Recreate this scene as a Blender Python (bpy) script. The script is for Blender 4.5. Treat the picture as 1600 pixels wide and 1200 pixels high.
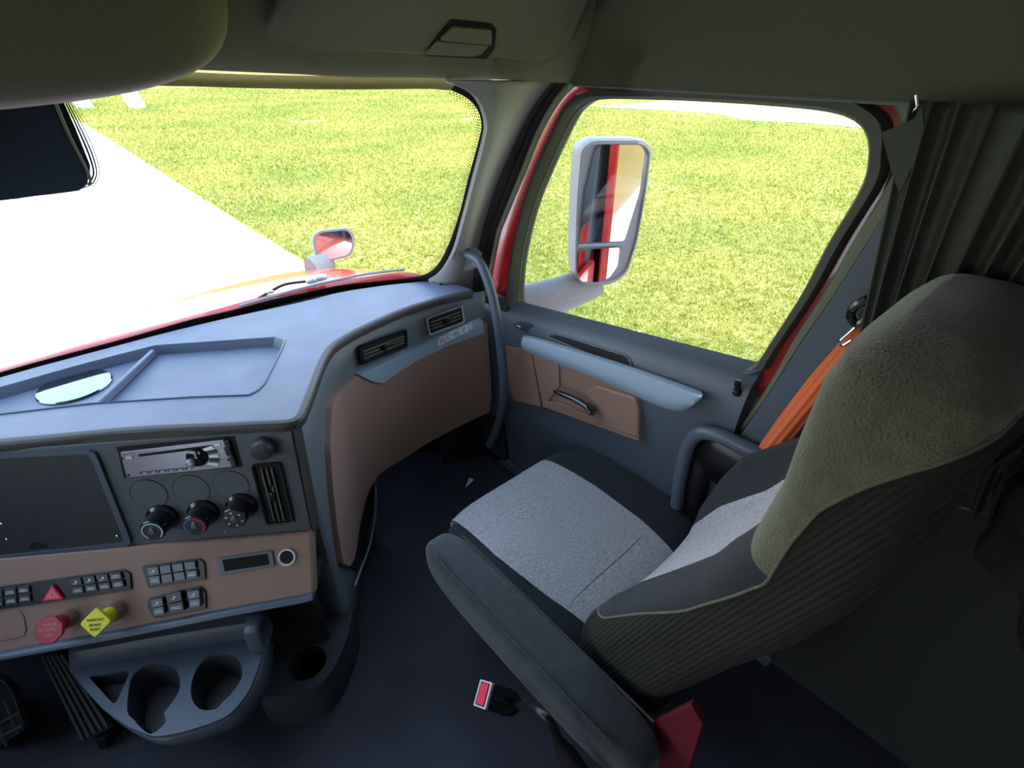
import bpy, bmesh, math, random
import numpy as np
from mathutils import Vector, Matrix
from mathutils.bvhtree import BVHTree
random.seed(7); rng = np.random.default_rng(7)
for o in list(bpy.data.objects): bpy.data.objects.remove(o)
C = bpy.context.scene.collection
sc = bpy.context.scene
# ---------------------------------------------------------------- camera
F_PX, YAW, PITCH = 820.0, math.radians(41.5), math.radians(32.4)
H = np.array([0, 0, 1.30])                 # eye point above the cab floor (coordinates below are relative to it)
FW = np.array([math.sin(YAW)*math.cos(PITCH), math.cos(YAW)*math.cos(PITCH), -math.sin(PITCH)])
RT = np.array([math.cos(YAW), -math.sin(YAW), 0.0]); UP = np.cross(RT, FW)
cam = bpy.data.objects.new('camera', bpy.data.cameras.new('camera')); C.objects.link(cam)
cam.data.sensor_fit = 'HORIZONTAL'; cam.data.sensor_width = 36; cam.data.lens = 36*F_PX/1600
cam.data.clip_start = 0.02; cam.data.clip_end = 500
cam.matrix_world = Matrix(((RT[0], UP[0], -FW[0], H[0]), (RT[1], UP[1], -FW[1], H[1]), (RT[2], UP[2], -FW[2], H[2]), (0, 0, 0, 1)))
sc.camera = cam
# ---------------------------------------------------------------- daylight
w = bpy.data.worlds.new('sky'); sc.world = w; w.use_nodes = True
wn = w.node_tree.nodes; wl = w.node_tree.links; bg = wn['Background']
tc = wn.new('ShaderNodeTexCoord'); sx = wn.new('ShaderNodeSeparateXYZ'); rp = wn.new('ShaderNodeValToRGB')
wl.new(tc.outputs['Generated'], sx.inputs[0]); wl.new(sx.outputs['Z'], rp.inputs[0]); wl.new(rp.outputs[0], bg.inputs[0])
rp.color_ramp.elements[0].position = 0.0; rp.color_ramp.elements[0].color = (0.95, 0.98, 1.0, 1)
rp.color_ramp.elements[1].position = 0.7; rp.color_ramp.elements[1].color = (0.50, 0.70, 1.0, 1)
bg.inputs['Strength'].default_value = 1.35
sun = bpy.data.objects.new('sun', bpy.data.lights.new('sun', 'SUN')); C.objects.link(sun)
sun.data.energy = 1.5; sun.data.angle = math.radians(0.6); sun.data.color = (1.0, 0.95, 0.86)
sun.rotation_euler = Vector((0.35, 0.42, -1.0)).to_track_quat('-Z', 'Y').to_euler()
vs = sc.view_settings; vs.view_transform = 'Standard'; vs.look = 'None'; vs.gamma = 1.0; vs.use_curve_mapping = False
vs.exposure = 1.5
# ---------------------------------------------------------------- rays and surfaces
A = np.array
def ray(u, v): return FW + RT*((u-800)/F_PX) - UP*((v-600)/F_PX)
def onx(u, v, X): d = ray(u, v); return d*X/d[0]
def ony(u, v, Y): d = ray(u, v); return d*Y/d[1]
def onz(u, v, Z): d = ray(u, v); return d*Z/d[2]
def nrm(a): a = A(a, float); return a/np.linalg.norm(a)
class Plane:
    def __init__(s, p, n, e1=None):
        s.p = A(p, float); s.n = nrm(n)
        s.e1 = nrm(np.cross([0, 0, 1], s.n)) if e1 is None else nrm(e1)
        s.e2 = np.cross(s.n, s.e1)
    def hit(s, u, v, off=0): d = ray(u, v); return d*(((s.p+s.n*off)@s.n)/(d@s.n))
    def st(s, u, v, off=0): q = s.hit(u, v, off)-s.p; return (q@s.e1, q@s.e2)
    def P(s, a, b, off=0): return s.p+s.e1*a+s.e2*b+s.n*off
    def sts(s, pts, off=0): return [s.st(u, v, off) for u, v in pts]
def plane3(a, b, c):
    n = np.cross(b-a, c-a); n = n/np.linalg.norm(n)
    if n@a > 0: n = -n
    return Plane(a, n)
class FSurf:                                 # y = g(x, z)
    def __init__(s, g): s.g = g
    def hit(s, u, v, off=0):
        d = ray(u, v); t = 1.2/d[1]
        for _ in range(60): t = 0.5*t+0.5*(s.g(d[0]*t, d[2]*t)-off)/d[1]
        return d*t
    def P(s, x, z, off=0): return A([x, s.g(x, z)-off, z])
class Wall:                                  # vertical surface over a plan polyline
    def __init__(s, pts):
        s.q = A(pts, float); dl = np.linalg.norm(np.diff(s.q, axis=0), axis=1); s.s = np.concatenate([[0], np.cumsum(dl)])
    def at(s, a): return A([np.interp(a, s.s, s.q[:, 0]), np.interp(a, s.s, s.q[:, 1])])
    def nor(s, a):
        t = s.at(a+.008)-s.at(a-.008); t /= np.linalg.norm(t); return A([t[1], -t[0]])
    def P(s, a, z, off=0): p = s.at(a)+s.nor(a)*off; return A([p[0], p[1], z])
    def sz(s, u, v):
        d = ray(u, v); best = None
        for i in range(len(s.q)-1):
            a, b = s.q[i], s.q[i+1]; M = A([[d[0], -(b-a)[0]], [d[1], -(b-a)[1]]])
            if abs(np.linalg.det(M)) < 1e-9: continue
            t, k = np.linalg.solve(M, a)
            if t > 0 and -1e-6 <= k <= 1+1e-6 and (best is None or t < best[0]): best = (t, s.s[i]+k*(s.s[i+1]-s.s[i]))
        if best is None: return (s.s[-1], 0)
        return (best[1], d[2]*best[0])
def smooth_line(p, n, closed=False):         # Catmull-Rom, resampled by arc length
    p = A(p, float); m = len(p); out = []
    rngi = range(m) if closed else range(m-1)
    for i in rngi:
        if closed: a, b, c, d = p[(i-1) % m], p[i], p[(i+1) % m], p[(i+2) % m]
        else: a, b, c, d = p[max(i-1, 0)], p[i], p[i+1], p[min(i+2, m-1)]
        for k in range(12):
            t = k/12; out.append(.5*((2*b)+(-a+c)*t+(2*a-5*b+4*c-d)*t*t+(-a+3*b-3*c+d)*t**3))
    out.append(p[0] if closed else p[-1]); out = A(out)
    L = np.concatenate([[0], np.cumsum(np.linalg.norm(np.diff(out, axis=0), axis=1))])
    tt = np.linspace(0, L[-1], n+1 if closed else n); 
    if closed: tt = tt[:-1]
    return A([np.interp(tt, L, out[:, j]) for j in range(p.shape[1])]).T
def rpoly(pts, r, seg=4):                    # 2D polygon with rounded corners
    out = []; n = len(pts)
    for i in range(n):
        p0, p1, p2 = A(pts[i-1], float), A(pts[i], float), A(pts[(i+1) % n], float)
        a, b = p0-p1, p2-p1; la, lb = np.linalg.norm(a), np.linalg.norm(b)
        rr = r[i] if isinstance(r, (list, tuple)) else r; d = min(rr, la*.45, lb*.45)
        q0, q1 = p1+a/la*d, p1+b/lb*d
        for k in range(seg+1):
            t = k/seg; out.append((1-t)**2*q0+2*t*(1-t)*p1+t*t*q1)
    return [tuple(x) for x in out]
# ---------------------------------------------------------------- materials
MATS = {}
def mat(name, col, rough=.55, metal=0, bump=0, bscale=300, spec=.5, vary=0, vscale=20, coat=0, emit=None, sheen=0, rib=None):
    m = bpy.data.materials.new(name); m.use_nodes = True; nt = m.node_tree; N = nt.nodes; L = nt.links; b = N['Principled BSDF']
    b.inputs['Base Color'].default_value = (*col, 1); b.inputs['Roughness'].default_value = rough; b.inputs['Metallic'].default_value = metal
    b.inputs['Specular IOR Level'].default_value = spec; b.inputs['Coat Weight'].default_value = coat; b.inputs['Coat Roughness'].default_value = .05
    b.inputs['Sheen Weight'].default_value = sheen
    if emit: b.inputs['Emission Color'].default_value = (*emit[0], 1); b.inputs['Emission Strength'].default_value = emit[1]
    t = N.new('ShaderNodeTexCoord')
    if vary:
        n = N.new('ShaderNodeTexNoise'); n.inputs['Scale'].default_value = vscale; n.inputs['Detail'].default_value = 6; L.new(t.outputs['Object'], n.inputs['Vector'])
        r = N.new('ShaderNodeValToRGB'); r.color_ramp.elements[0].position = .35; r.color_ramp.elements[1].position = .68
        r.color_ramp.elements[0].color = (*[c*(1-vary) for c in col], 1); r.color_ramp.elements[1].color = (*[min(1, c*(1+vary)) for c in col], 1)
        L.new(n.outputs['Fac'], r.inputs[0]); L.new(r.outputs[0], b.inputs['Base Color'])
    last = None
    if bump:
        n = N.new('ShaderNodeTexNoise'); n.inputs['Scale'].default_value = bscale; n.inputs['Detail'].default_value = 2; L.new(t.outputs['Object'], n.inputs['Vector'])
        bp = N.new('ShaderNodeBump'); bp.inputs['Strength'].default_value = bump; bp.inputs['Distance'].default_value = .002; L.new(n.outputs['Fac'], bp.inputs['Height']); last = bp
    if rib:                                  # knitted ribs: direction and spacing
        g = N.new('ShaderNodeNewGeometry'); d = N.new('ShaderNodeVectorMath'); d.operation = 'DOT_PRODUCT'; d.inputs[1].default_value = tuple(rib[0]); L.new(g.outputs['Position'], d.inputs[0])
        mu = N.new('ShaderNodeMath'); mu.operation = 'MULTIPLY'; mu.inputs[1].default_value = 2*math.pi/rib[1]; L.new(d.outputs['Value'], mu.inputs[0])
        si = N.new('ShaderNodeMath'); si.operation = 'SINE'; L.new(mu.outputs[0], si.inputs[0])
        b2 = N.new('ShaderNodeBump'); b2.inputs['Strength'].default_value = rib[2]; b2.inputs['Distance'].default_value = .0015; L.new(si.outputs[0], b2.inputs['Height'])
        if last: L.new(last.outputs[0], b2.inputs['Normal'])
        last = b2
    if last: L.new(last.outputs[0], b.inputs['Normal'])
    MATS[name] = m; return m
M_top = mat('dash_soft_plastic', (.125, .165, .245), .42, bump=.25, bscale=500, vary=.12, vscale=9)
M_lip = mat('dash_lip_plastic', (.05, .05, .045), .5, bump=.2, bscale=500)
M_face = mat('charcoal_plastic', (.098, .115, .135), .42, bump=.25, bscale=600)
M_dark = mat('dark_plastic', (.038, .042, .05), .45, bump=.2, bscale=500)
M_tray = mat('blue_grey_plastic', (.095, .115, .16), .38, bump=.1, bscale=400)
M_black = mat('black_plastic', (.012, .012, .013), .35)
M_void = mat('black_and_recess_shade', (.006, .006, .007), .8)  # real black print, and elsewhere imitates the shade inside recesses and footwell
M_gloss = mat('gloss_black', (.01, .011, .013), .12, coat=.5)
M_brown = mat('brown_plastic', (.31, .185, .14), .5, bump=.25, bscale=600)
M_face_lit = mat('charcoal_plastic_lit', (.16, .19, .215), .42, bump=.25, bscale=600)  # lighter copy of the charcoal plastic, stands in for light missing there
M_brown_lit = mat('brown_plastic_lit', (.40, .25, .20), .5, bump=.25, bscale=600)  # lighter copy of the brown plastic, extra light put into the colour
M_strip = mat('satin_blue_grey_trim', (.40, .52, .66), .35, metal=.1, bump=.08, bscale=700)
M_chrome = mat('chrome', (.8, .82, .85), .12, metal=1)
M_silver = mat('silver_paint', (.62, .66, .70), .3, metal=.6)
M_red = mat('red_paint', (.52, .015, .015), .25, coat=1)
M_hood = mat('sunlit_red_paint', (.72, .06, .015), .32, coat=1)  # same red paint shifted to orange, sunlight put into the colour
M_pillar = mat('grey_pillar_plastic', (.40, .385, .40), .5, bump=.2, bscale=500)
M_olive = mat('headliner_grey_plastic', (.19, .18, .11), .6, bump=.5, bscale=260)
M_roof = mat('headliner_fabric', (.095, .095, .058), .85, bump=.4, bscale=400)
M_seal = mat('rubber_seal', (.03, .032, .03), .55)
M_sealg = mat('grey_rubber_seal', (.17, .18, .15), .45)
M_frame = mat('door_frame_plastic', (.055, .055, .05), .5, bump=.2, bscale=500)
M_door = mat('door_panel_plastic', (.085, .107, .14), .42, bump=.25, bscale=600)
M_fab = mat('charcoal_knit', (.026, .031, .037), .95, bump=.6, bscale=700, spec=.25, sheen=.12)
M_fab2 = mat('charcoal_plush_knit', (.038, .048, .055), .95, bump=.8, bscale=450, spec=.25, sheen=.35, vary=.15, vscale=60)
M_rib = mat('ribbed_knit', (.026, .027, .022), .95, bump=.4, bscale=800, spec=.2, sheen=.04, rib=((.2, .92, .34), .0062, .55))
M_head = mat('lit_charcoal_knit', (.115, .115, .07), .95, bump=1.0, bscale=330, sheen=.4, vary=.15, vscale=50)  # charcoal knit lightened to olive, light on the headrest put into colour
M_ins = mat('light_grey_weave', (.50, .49, .51), .95, bump=.7, bscale=500, vary=.28, vscale=260)
M_belt = mat('orange_webbing', (.80, .16, .05), .7, rib=((0, .93, -.37), .016, .5))
M_redpl = mat('red_webbing', (.13, .006, .018), .6)
M_floor = mat('rubber_floor', (.040, .043, .062), .62, bump=.6, bscale=350, vary=.25, vscale=5)
M_curt = mat('dark_curtain_fabric', (.042, .044, .033), .6, bump=.25, bscale=500, sheen=.12)
M_fleece = mat('dark_fleece', (.022, .024, .020), 1, bump=1, bscale=120, vary=.4, vscale=30)
M_white = mat('white_print', (.75, .78, .8), .6)
M_wpaint = mat('white_board_paint', (.9, .92, .95), .6)
M_yel = mat('yellow_plastic', (.80, .74, .02), .4)
M_yelp = mat('black_print', (.10, .09, .01), .6)
M_oct = mat('red_plastic', (.42, .015, .035), .35)
M_octp = mat('pink_print', (.75, .35, .38), .6)
M_haz = mat('hazard_red', (.85, .02, .08), .4)
M_btn = mat('switch_grey', (.10, .12, .145), .3)
M_btn2 = mat('switch_dark_grey', (.035, .038, .045), .35)
M_lcd = mat('dark_display', (.006, .009, .006), .45, spec=.1)
M_blue = mat('blue_print', (.08, .2, .7), .5); M_rdp = mat('red_print', (.8, .03, .05), .5); M_pale = mat('pale_blue_print', (.6, .8, .85), .5)
M_radio = mat('radio_fascia', (.34, .33, .38), .25, metal=.35)
M_mirhs = mat('grey_mirror_housing', (.22, .23, .26), .45, vary=.07, vscale=90)
M_mirror = mat('mirror_glass', (.66, .66, .66), .015, metal=1)
M_letter = mat('silver_lettering', (.92, .96, 1.0), .3)
M_lining = mat('pale_grey_lining', (.34, .34, .32), .8)
M_cave = mat('shaded_sleeper_lining', (.035, .037, .035), .9)  # copy of the pale lining darkened to imitate shade behind the seat
M_trimline = mat('sunshade_fabric', (.62, .60, .40), .7)
_n = M_trimline.node_tree; _p = _n.nodes['Principled BSDF']; _t = _n.nodes.new('ShaderNodeBsdfTranslucent'); _t.inputs[0].default_value = (.62, .60, .38, 1); _m = _n.nodes.new('ShaderNodeMixShader'); _m.inputs[0].default_value = .5
_n.links.new(_p.outputs[0], _m.inputs[1]); _n.links.new(_t.outputs[0], _m.inputs[2]); _n.links.new(_m.outputs[0], _n.nodes['Material Output'].inputs[0])
M_lipg = mat('pale_rubber_lip', (.36, .38, .28), .5); M_lipg2 = mat('olive_rubber_lip', (.17, .18, .12), .5)
def glassmat(name, tint, refl=.05):
    m = bpy.data.materials.new(name); m.use_nodes = True; nt = m.node_tree; N = nt.nodes; L = nt.links
    for n in list(N): N.remove(n)
    o = N.new('ShaderNodeOutputMaterial'); mx = N.new('ShaderNodeMixShader'); t = N.new('ShaderNodeBsdfTransparent'); g = N.new('ShaderNodeBsdfGlossy')
    t.inputs[0].default_value = (*tint, 1); g.inputs['Roughness'].default_value = 0.01; f = N.new('ShaderNodeFresnel'); f.inputs['IOR'].default_value = 1.25
    L.new(f.outputs[0], mx.inputs[0]); L.new(t.outputs[0], mx.inputs[1]); L.new(g.outputs[0], mx.inputs[2]); L.new(mx.outputs[0], o.inputs[0]); return m
M_glass = glassmat('clear_glass', (.97, .985, .97))
def ground_mat(name, cols, scale, bump, scale2=None):
    m = bpy.data.materials.new(name); m.use_nodes = True; nt = m.node_tree; N = nt.nodes; L = nt.links; b = N['Principled BSDF']
    b.inputs['Roughness'].default_value = .9; b.inputs['Specular IOR Level'].default_value = .1
    g = N.new('ShaderNodeNewGeometry'); n = N.new('ShaderNodeTexNoise'); n.inputs['Scale'].default_value = scale; n.inputs['Detail'].default_value = 8; n.inputs['Roughness'].default_value = .75
    L.new(g.outputs['Position'], n.inputs['Vector']); r = N.new('ShaderNodeValToRGB'); L.new(n.outputs['Fac'], r.inputs[0]); cr = r.color_ramp
    cr.elements[0].position = .3; cr.elements[0].color = (*cols[0], 1); cr.elements[1].position = .7; cr.elements[1].color = (*cols[-1], 1)
    for i, c in enumerate(cols[1:-1]): e = cr.elements.new(.3+.4*(i+1)/(len(cols)-1)); e.color = (*c, 1)
    out = r.outputs[0]
    if scale2:
        n2 = N.new('ShaderNodeTexNoise'); n2.inputs['Scale'].default_value = scale2; n2.inputs['Detail'].default_value = 5; L.new(g.outputs['Position'], n2.inputs['Vector'])
        r2 = N.new('ShaderNodeValToRGB'); r2.color_ramp.elements[0].position = .35; r2.color_ramp.elements[0].color = (.72, .86, .7, 1); r2.color_ramp.elements[1].position = .62; r2.color_ramp.elements[1].color = (1.1, 1.05, 1.0, 1)
        L.new(n2.outputs['Fac'], r2.inputs[0]); mx = N.new('ShaderNodeMix'); mx.data_type = 'RGBA'; mx.blend_type = 'MULTIPLY'; mx.inputs['Factor'].default_value = 1
        L.new(out, mx.inputs[6]); L.new(r2.outputs[0], mx.inputs[7]); out = mx.outputs[2]
    L.new(out, b.inputs['Base Color'])
    bp = N.new('ShaderNodeBump'); bp.inputs['Strength'].default_value = bump; bp.inputs['Distance'].default_value = .03; L.new(n.outputs['Fac'], bp.inputs['Height']); L.new(bp.outputs[0], b.inputs['Normal'])
    return m
M_lawn = ground_mat('lawn_soil_and_thatch', [(.20, .21, .04), (.40, .38, .10), (.62, .58, .28)], 14, .6, .45)
M_blade = ground_mat('grass_blades_green', [(.14, .175, .025), (.37, .365, .08), (.56, .54, .19), (.90, .85, .52)], 9, .2, .35)
M_road = ground_mat('pale_concrete', [(.80, .80, .80), (.86, .86, .86), (.90, .90, .90)], 3, .1)
M_gravel = ground_mat('pale_gravel', [(.45, .40, .34), (.75, .68, .62), (.9, .86, .82)], 6, .4)
# ---------------------------------------------------------------- mesh helpers
WL = {}
def thing(name, label, cat, loc=(0, 0, 0), group=None, kind=None):
    o = bpy.data.objects.new(name, None); C.objects.link(o); o.empty_display_size = .05
    o.location = A(loc, float)+H; WL[o.name] = A(loc, float)+H; tag(o, label, cat, group, kind); return o
def tag(o, label=None, cat=None, group=None, kind=None):
    if label: o['label'] = label
    if cat: o['category'] = cat
    if group: o['group'] = group
    if kind: o['kind'] = kind
    return o
def build(name, V, Fc, m, parent=None, smooth=True, bevel=0, solid=0, sub=0, seg=3, label=None, ang=40, fix=True):
    V = A(V, float)+H; c = (V.min(0)+V.max(0))/2
    me = bpy.data.meshes.new(name); me.from_pydata((V-c).tolist(), [], [list(map(int, f)) for f in Fc]); me.validate()
    if fix:
        bm = bmesh.new(); bm.from_mesh(me); bmesh.ops.remove_doubles(bm, verts=bm.verts, dist=1e-6); bmesh.ops.recalc_face_normals(bm, faces=bm.faces); bm.to_mesh(me); bm.free()
    o = bpy.data.objects.new(name, me); C.objects.link(o); me.materials.append(m)
    if smooth:
        me.polygons.foreach_set('use_smooth', [True]*len(me.polygons)); me.set_sharp_from_angle(angle=math.radians(ang))
    base = WL[parent.name] if parent is not None else A([0, 0, 0.])
    if parent is not None: o.parent = parent
    o.location = c-base; WL[o.name] = c
    if solid: md = o.modifiers.new('thickness', 'SOLIDIFY'); md.thickness = abs(solid); md.offset = -1 if solid > 0 else 1
    if sub: md = o.modifiers.new('subdivision', 'SUBSURF'); md.levels = sub; md.render_levels = sub
    if bevel: md = o.modifiers.new('bevel', 'BEVEL'); md.width = bevel; md.segments = seg; md.limit_method = 'ANGLE'; md.angle_limit = math.radians(35)
    if label: o['label'] = label
    return o
class MB:
    def __init__(s): s.V = []; s.F = []
    def add(s, V, Fc): n = len(s.V); s.V += [list(map(float, v)) for v in V]; s.F += [[n+i for i in f] for f in Fc]; return s
    def prism(s, pl, st, o0, o1):
        n = len(st); V = [pl.P(a, b, o0) for a, b in st]+[pl.P(a, b, o1) for a, b in st]
        return s.add(V, [list(range(n))[::-1], list(range(n, 2*n))]+[[i, (i+1) % n, n+(i+1) % n, n+i] for i in range(n)])
    def ring(s, pl, so, si, o0, o1, i1=None):
        n = len(so); i1 = o1 if i1 is None else i1
        V = [pl.P(a, b, o0) for a, b in so]+[pl.P(a, b, o1) for a, b in so]+[pl.P(a, b, i1) for a, b in si]+[pl.P(a, b, o0) for a, b in si]
        f = []
        for k in range(4):
            for i in range(n): f.append([k*n+i, k*n+(i+1) % n, ((k+1) % 4)*n+(i+1) % n, ((k+1) % 4)*n+i])
        return s.add(V, f)
    def grid(s, rows, closed=False, cap=False):
        m = len(rows[0]); V = [p for r in rows for p in r]; f = []
        for i in range(len(rows)-1):
            for j in range(m if closed else m-1): f.append([i*m+j, i*m+(j+1) % m, (i+1)*m+(j+1) % m, (i+1)*m+j])
        if cap: f += [list(range(m))[::-1], [(len(rows)-1)*m+j for j in range(m)]]
        return s.add(V, f)
    def tube(s, pts, r, k=10, flat=None, up=(0, 0, 1)):
        pts = A(pts, float); n = len(pts); rows = []
        for i in range(n):
            t = nrm(pts[min(i+1, n-1)]-pts[max(i-1, 0)]); a = np.cross(t, A(up, float))
            if np.linalg.norm(a) < .05: a = np.cross(t, [1, .1, 0])
            a = nrm(a); b = np.cross(t, a); ri = r[i] if hasattr(r, '__len__') else r; fl = 1 if flat is None else flat
            rows.append([pts[i]+(a*math.cos(2*math.pi*j/k)*ri+b*math.sin(2*math.pi*j/k)*ri*fl) for j in range(k)])
        return s.grid(rows, True, True)
    def box(s, c, h, ax=None):
        ax = np.eye(3) if ax is None else A(ax, float); c = A(c, float)
        V = [c+ax[0]*h[0]*i+ax[1]*h[1]*j+ax[2]*h[2]*k for i in (-1, 1) for j in (-1, 1) for k in (-1, 1)]
        return s.add(V, [[0, 1, 3, 2], [4, 6, 7, 5], [0, 4, 5, 1], [2, 3, 7, 6], [0, 2, 6, 4], [1, 5, 7, 3]])
    def lathe(s, c, axis, prof, k=32, e=None):       # prof: (radius, height along axis)
        axis = nrm(axis); a = nrm(np.cross(axis, [0.13, 0.2, 1])) if e is None else nrm(e); b = np.cross(axis, a); c = A(c, float)
        return s.grid([[c+axis*h+(a*math.cos(2*math.pi*j/k)+b*math.sin(2*math.pi*j/k))*r for j in range(k)] for r, h in prof], True, True)
    def build(s, name, m, parent=None, **kw): return build(name, s.V, s.F, m, parent, **kw)
def superbox(c, h, n=5, res=14, ax=None, warp=None):
    ax = np.eye(3) if ax is None else A(ax, float); g = np.linspace(-1, 1, res+1); g = np.sin(g*math.pi/2*.92)/math.sin(math.pi/2*.92)
    V = []; Fc = []
    for axis in range(3):
        for sg in (-1, 1):
            b = len(V)
            for i in g:
                for j in g:
                    p = [0, 0, 0]; p[axis] = sg; p[(axis+1) % 3] = i; p[(axis+2) % 3] = j; p = A(p, float)
                    p = p/(np.sum(np.abs(p)**n)**(1/n))
                    if warp is not None: p = A(warp(p))
                    V.append(A(c)+ax[0]*p[0]*h[0]+ax[1]*p[1]*h[1]+ax[2]*p[2]*h[2])
            for i in range(res):
                for j in range(res):
                    f = [b+i*(res+1)+j, b+i*(res+1)+j+1, b+(i+1)*(res+1)+j+1, b+(i+1)*(res+1)+j]; Fc.append(f if sg > 0 else f[::-1])
    return V, Fc
def circ(c, r, n=40): return [(c[0]+r*math.cos(2*math.pi*i/n), c[1]+r*math.sin(2*math.pi*i/n)) for i in range(n)]
def rrect(x0, y0, x1, y1, r, seg=4): return rpoly([(x0, y0), (x1, y0), (x1, y1), (x0, y1)], r, seg)
def text(name, body, size, c, e1, e2, m, parent, depth=.0004, shear=0, bold=0):
    cu = bpy.data.curves.new(name, 'FONT'); cu.body = body; cu.size = size; cu.align_x = 'CENTER'; cu.align_y = 'CENTER'; cu.extrude = depth; cu.shear = shear; cu.offset = bold; cu.resolution_u = 3
    t = bpy.data.objects.new(name, cu); C.objects.link(t); dg = bpy.context.evaluated_depsgraph_get(); me = bpy.data.meshes.new_from_object(t.evaluated_get(dg))
    bpy.data.objects.remove(t); n3 = np.cross(e1, e2); V = [A(c)+A(e1)*v.co.x+A(e2)*v.co.y+n3*v.co.z for v in me.vertices]
    return build(name, V, [list(p.vertices) for p in me.polygons], m, parent, smooth=False, fix=False)
# ================================================================ OUTSIDE
G = -2.6
def flat(name, pts, z, m, kind='structure'):
    o = build(name, [(x, y, z) for x, y in pts], [list(range(len(pts)))], m, None, smooth=False, fix=False); o['kind'] = kind; return o
flat('lawn', [(-60, -40), (90, -40), (90, 160), (-60, 160)], G, M_lawn)
flat('driveway', [(-9, -40), (2.62, -40), (2.62, 12), (2.85, 34), (3.0, 60), (-9, 60)], G+.02, M_road)
gr = [(24, 25.5), (33, 26), (38, 12), (36, 4), (24.2, 4.5), (25.6, 7.0), (25.8, 10), (24.8, 12.5), (26.6, 15), (26.0, 18), (24.8, 21)]
flat('gravel_path', gr, G+.02, M_gravel)
# lawn blades: nobody could count them
def blades(n):
    ys = rng.uniform(0, 1, n*6); r = 3.6*np.power(55/3.6, ys); th = rng.uniform(math.radians(2), math.radians(86), n*6)
    x = r*np.sin(th)+0; y = r*np.cos(th); keep = (x > 2.68) & ~((x > 24.5) & (y < 21) & (rng.uniform(0, 1, n*6) < .85))
    x, y, r = x[keep][:n], y[keep][:n], r[keep][:n]; n = len(x)
    wd = .0022+.00085*r; h = (.015+.0026*r)*rng.uniform(.5, 1.3, n); a = rng.uniform(0, 2*math.pi, n); lx = rng.normal(0, .6, n)*h; ly = rng.normal(0, .6, n)*h
    V = np.zeros((n, 3, 3)); V[:, 0] = np.stack([x-np.cos(a)*wd, y-np.sin(a)*wd, np.full(n, G)], 1); V[:, 1] = np.stack([x+np.cos(a)*wd, y+np.sin(a)*wd, np.full(n, G)], 1)
    V[:, 2] = np.stack([x+lx, y+ly, G+h], 1)
    V = V.reshape(-1, 3)+H; me = bpy.data.meshes.new('grass'); me.vertices.add(3*n); me.vertices.foreach_set('co', V.ravel()); me.loops.add(3*n); me.loops.foreach_set('vertex_index', np.arange(3*n))
    me.polygons.add(n); me.polygons.foreach_set('loop_start', np.arange(0, 3*n, 3)); me.update(); me.validate()
    o = bpy.data.objects.new('grass', me); C.objects.link(o); me.materials.append(M_blade)
    tag(o, 'sunlit short yellow-green lawn grass beside the pale driveway', 'grass', kind='stuff')
blades(750000)
def patch(c, r, seed, lab):                   # bare pale spots in the lawn
    rr = random.Random(seed); mb = MB(); n = 22
    ring = [(c[0]+r[0]*math.cos(6.283*i/n)*rr.uniform(.6, 1.15), c[1]+r[1]*math.sin(6.283*i/n)*rr.uniform(.6, 1.15)) for i in range(n)]
    V = [(x, y, G+.03) for x, y in ring]+[(x, y, G+.006) for x, y in ring]
    mb.add(V, [list(range(n))]+[[i, (i+1) % n, n+(i+1) % n, n+i] for i in range(n)])
    tag(mb.build('bare_patch', M_gravel, None, smooth=False), lab, 'bare ground')
q = onz(483, 191, G); patch((q[0], q[1]), (.9, .5), 1, 'pale bare spot in the far lawn seen through the windshield')
q = onz(985, 528, G); patch((q[0], q[1]), (.16, .09), 2, 'pale bare spot in the lawn just under the door window edge')
q = onz(735, 187, G); patch((q[0], q[1]), (.7, .3), 3, 'pale bare spot in the far lawn beside the windshield post')
for (u, lab) in ((130, 'white slatted board on the far lawn, nearer the dark windshield housing'), (212, 'white slatted board on the far lawn, the one farther right')):
    q = onz(u+6, 171, G); t = thing('slatted_board', lab, 'board', (q[0], q[1], G), 'white boards on the far lawn')
    pl = Plane((q[0], q[1], G), (0, -1, 0)); mb = MB(); mb.prism(pl, [(-.42, .0), (.36, .0), (.05, 1.35), (-.75, 1.35)], -.03, .03)
    mb.build('panel', M_wpaint, t, smooth=False); mb = MB()
    for k in range(9): z = .12+k*.14; sxx = -.27*z*.9; mb.box((q[0]-.05+sxx*.9, q[1]-.045, G+z), (.34, .012, .012))
    mb.build('slat', M_silver, t, smooth=False, label='thin grey slats across the board')
# ================================================================ CAB SHELL
def ybase(x): return 1.44-.28*min(abs(x)/.88, 1.25)**6
WS = FSurf(lambda x, z: ybase(x)-.785*(z+.58))
def struct(mb, name, m, **kw): o = mb.build(name, m, None, **kw); o['kind'] = 'structure'; return o
mb = MB(); mb.box((-.2, .2, -1.33), (1.3, 1.7, .03)); struct(mb, 'floor', M_floor, smooth=False)
mb = MB(); mb.box((-.2, -.2, .46), (1.30, 1.30, .02)); struct(mb, 'ceiling', M_lining, smooth=False)
mb = MB(); mb.box((-.2, -1.52, -.43), (1.3, .02, .90)); struct(mb, 'wall_back', M_lining, smooth=False)
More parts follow.
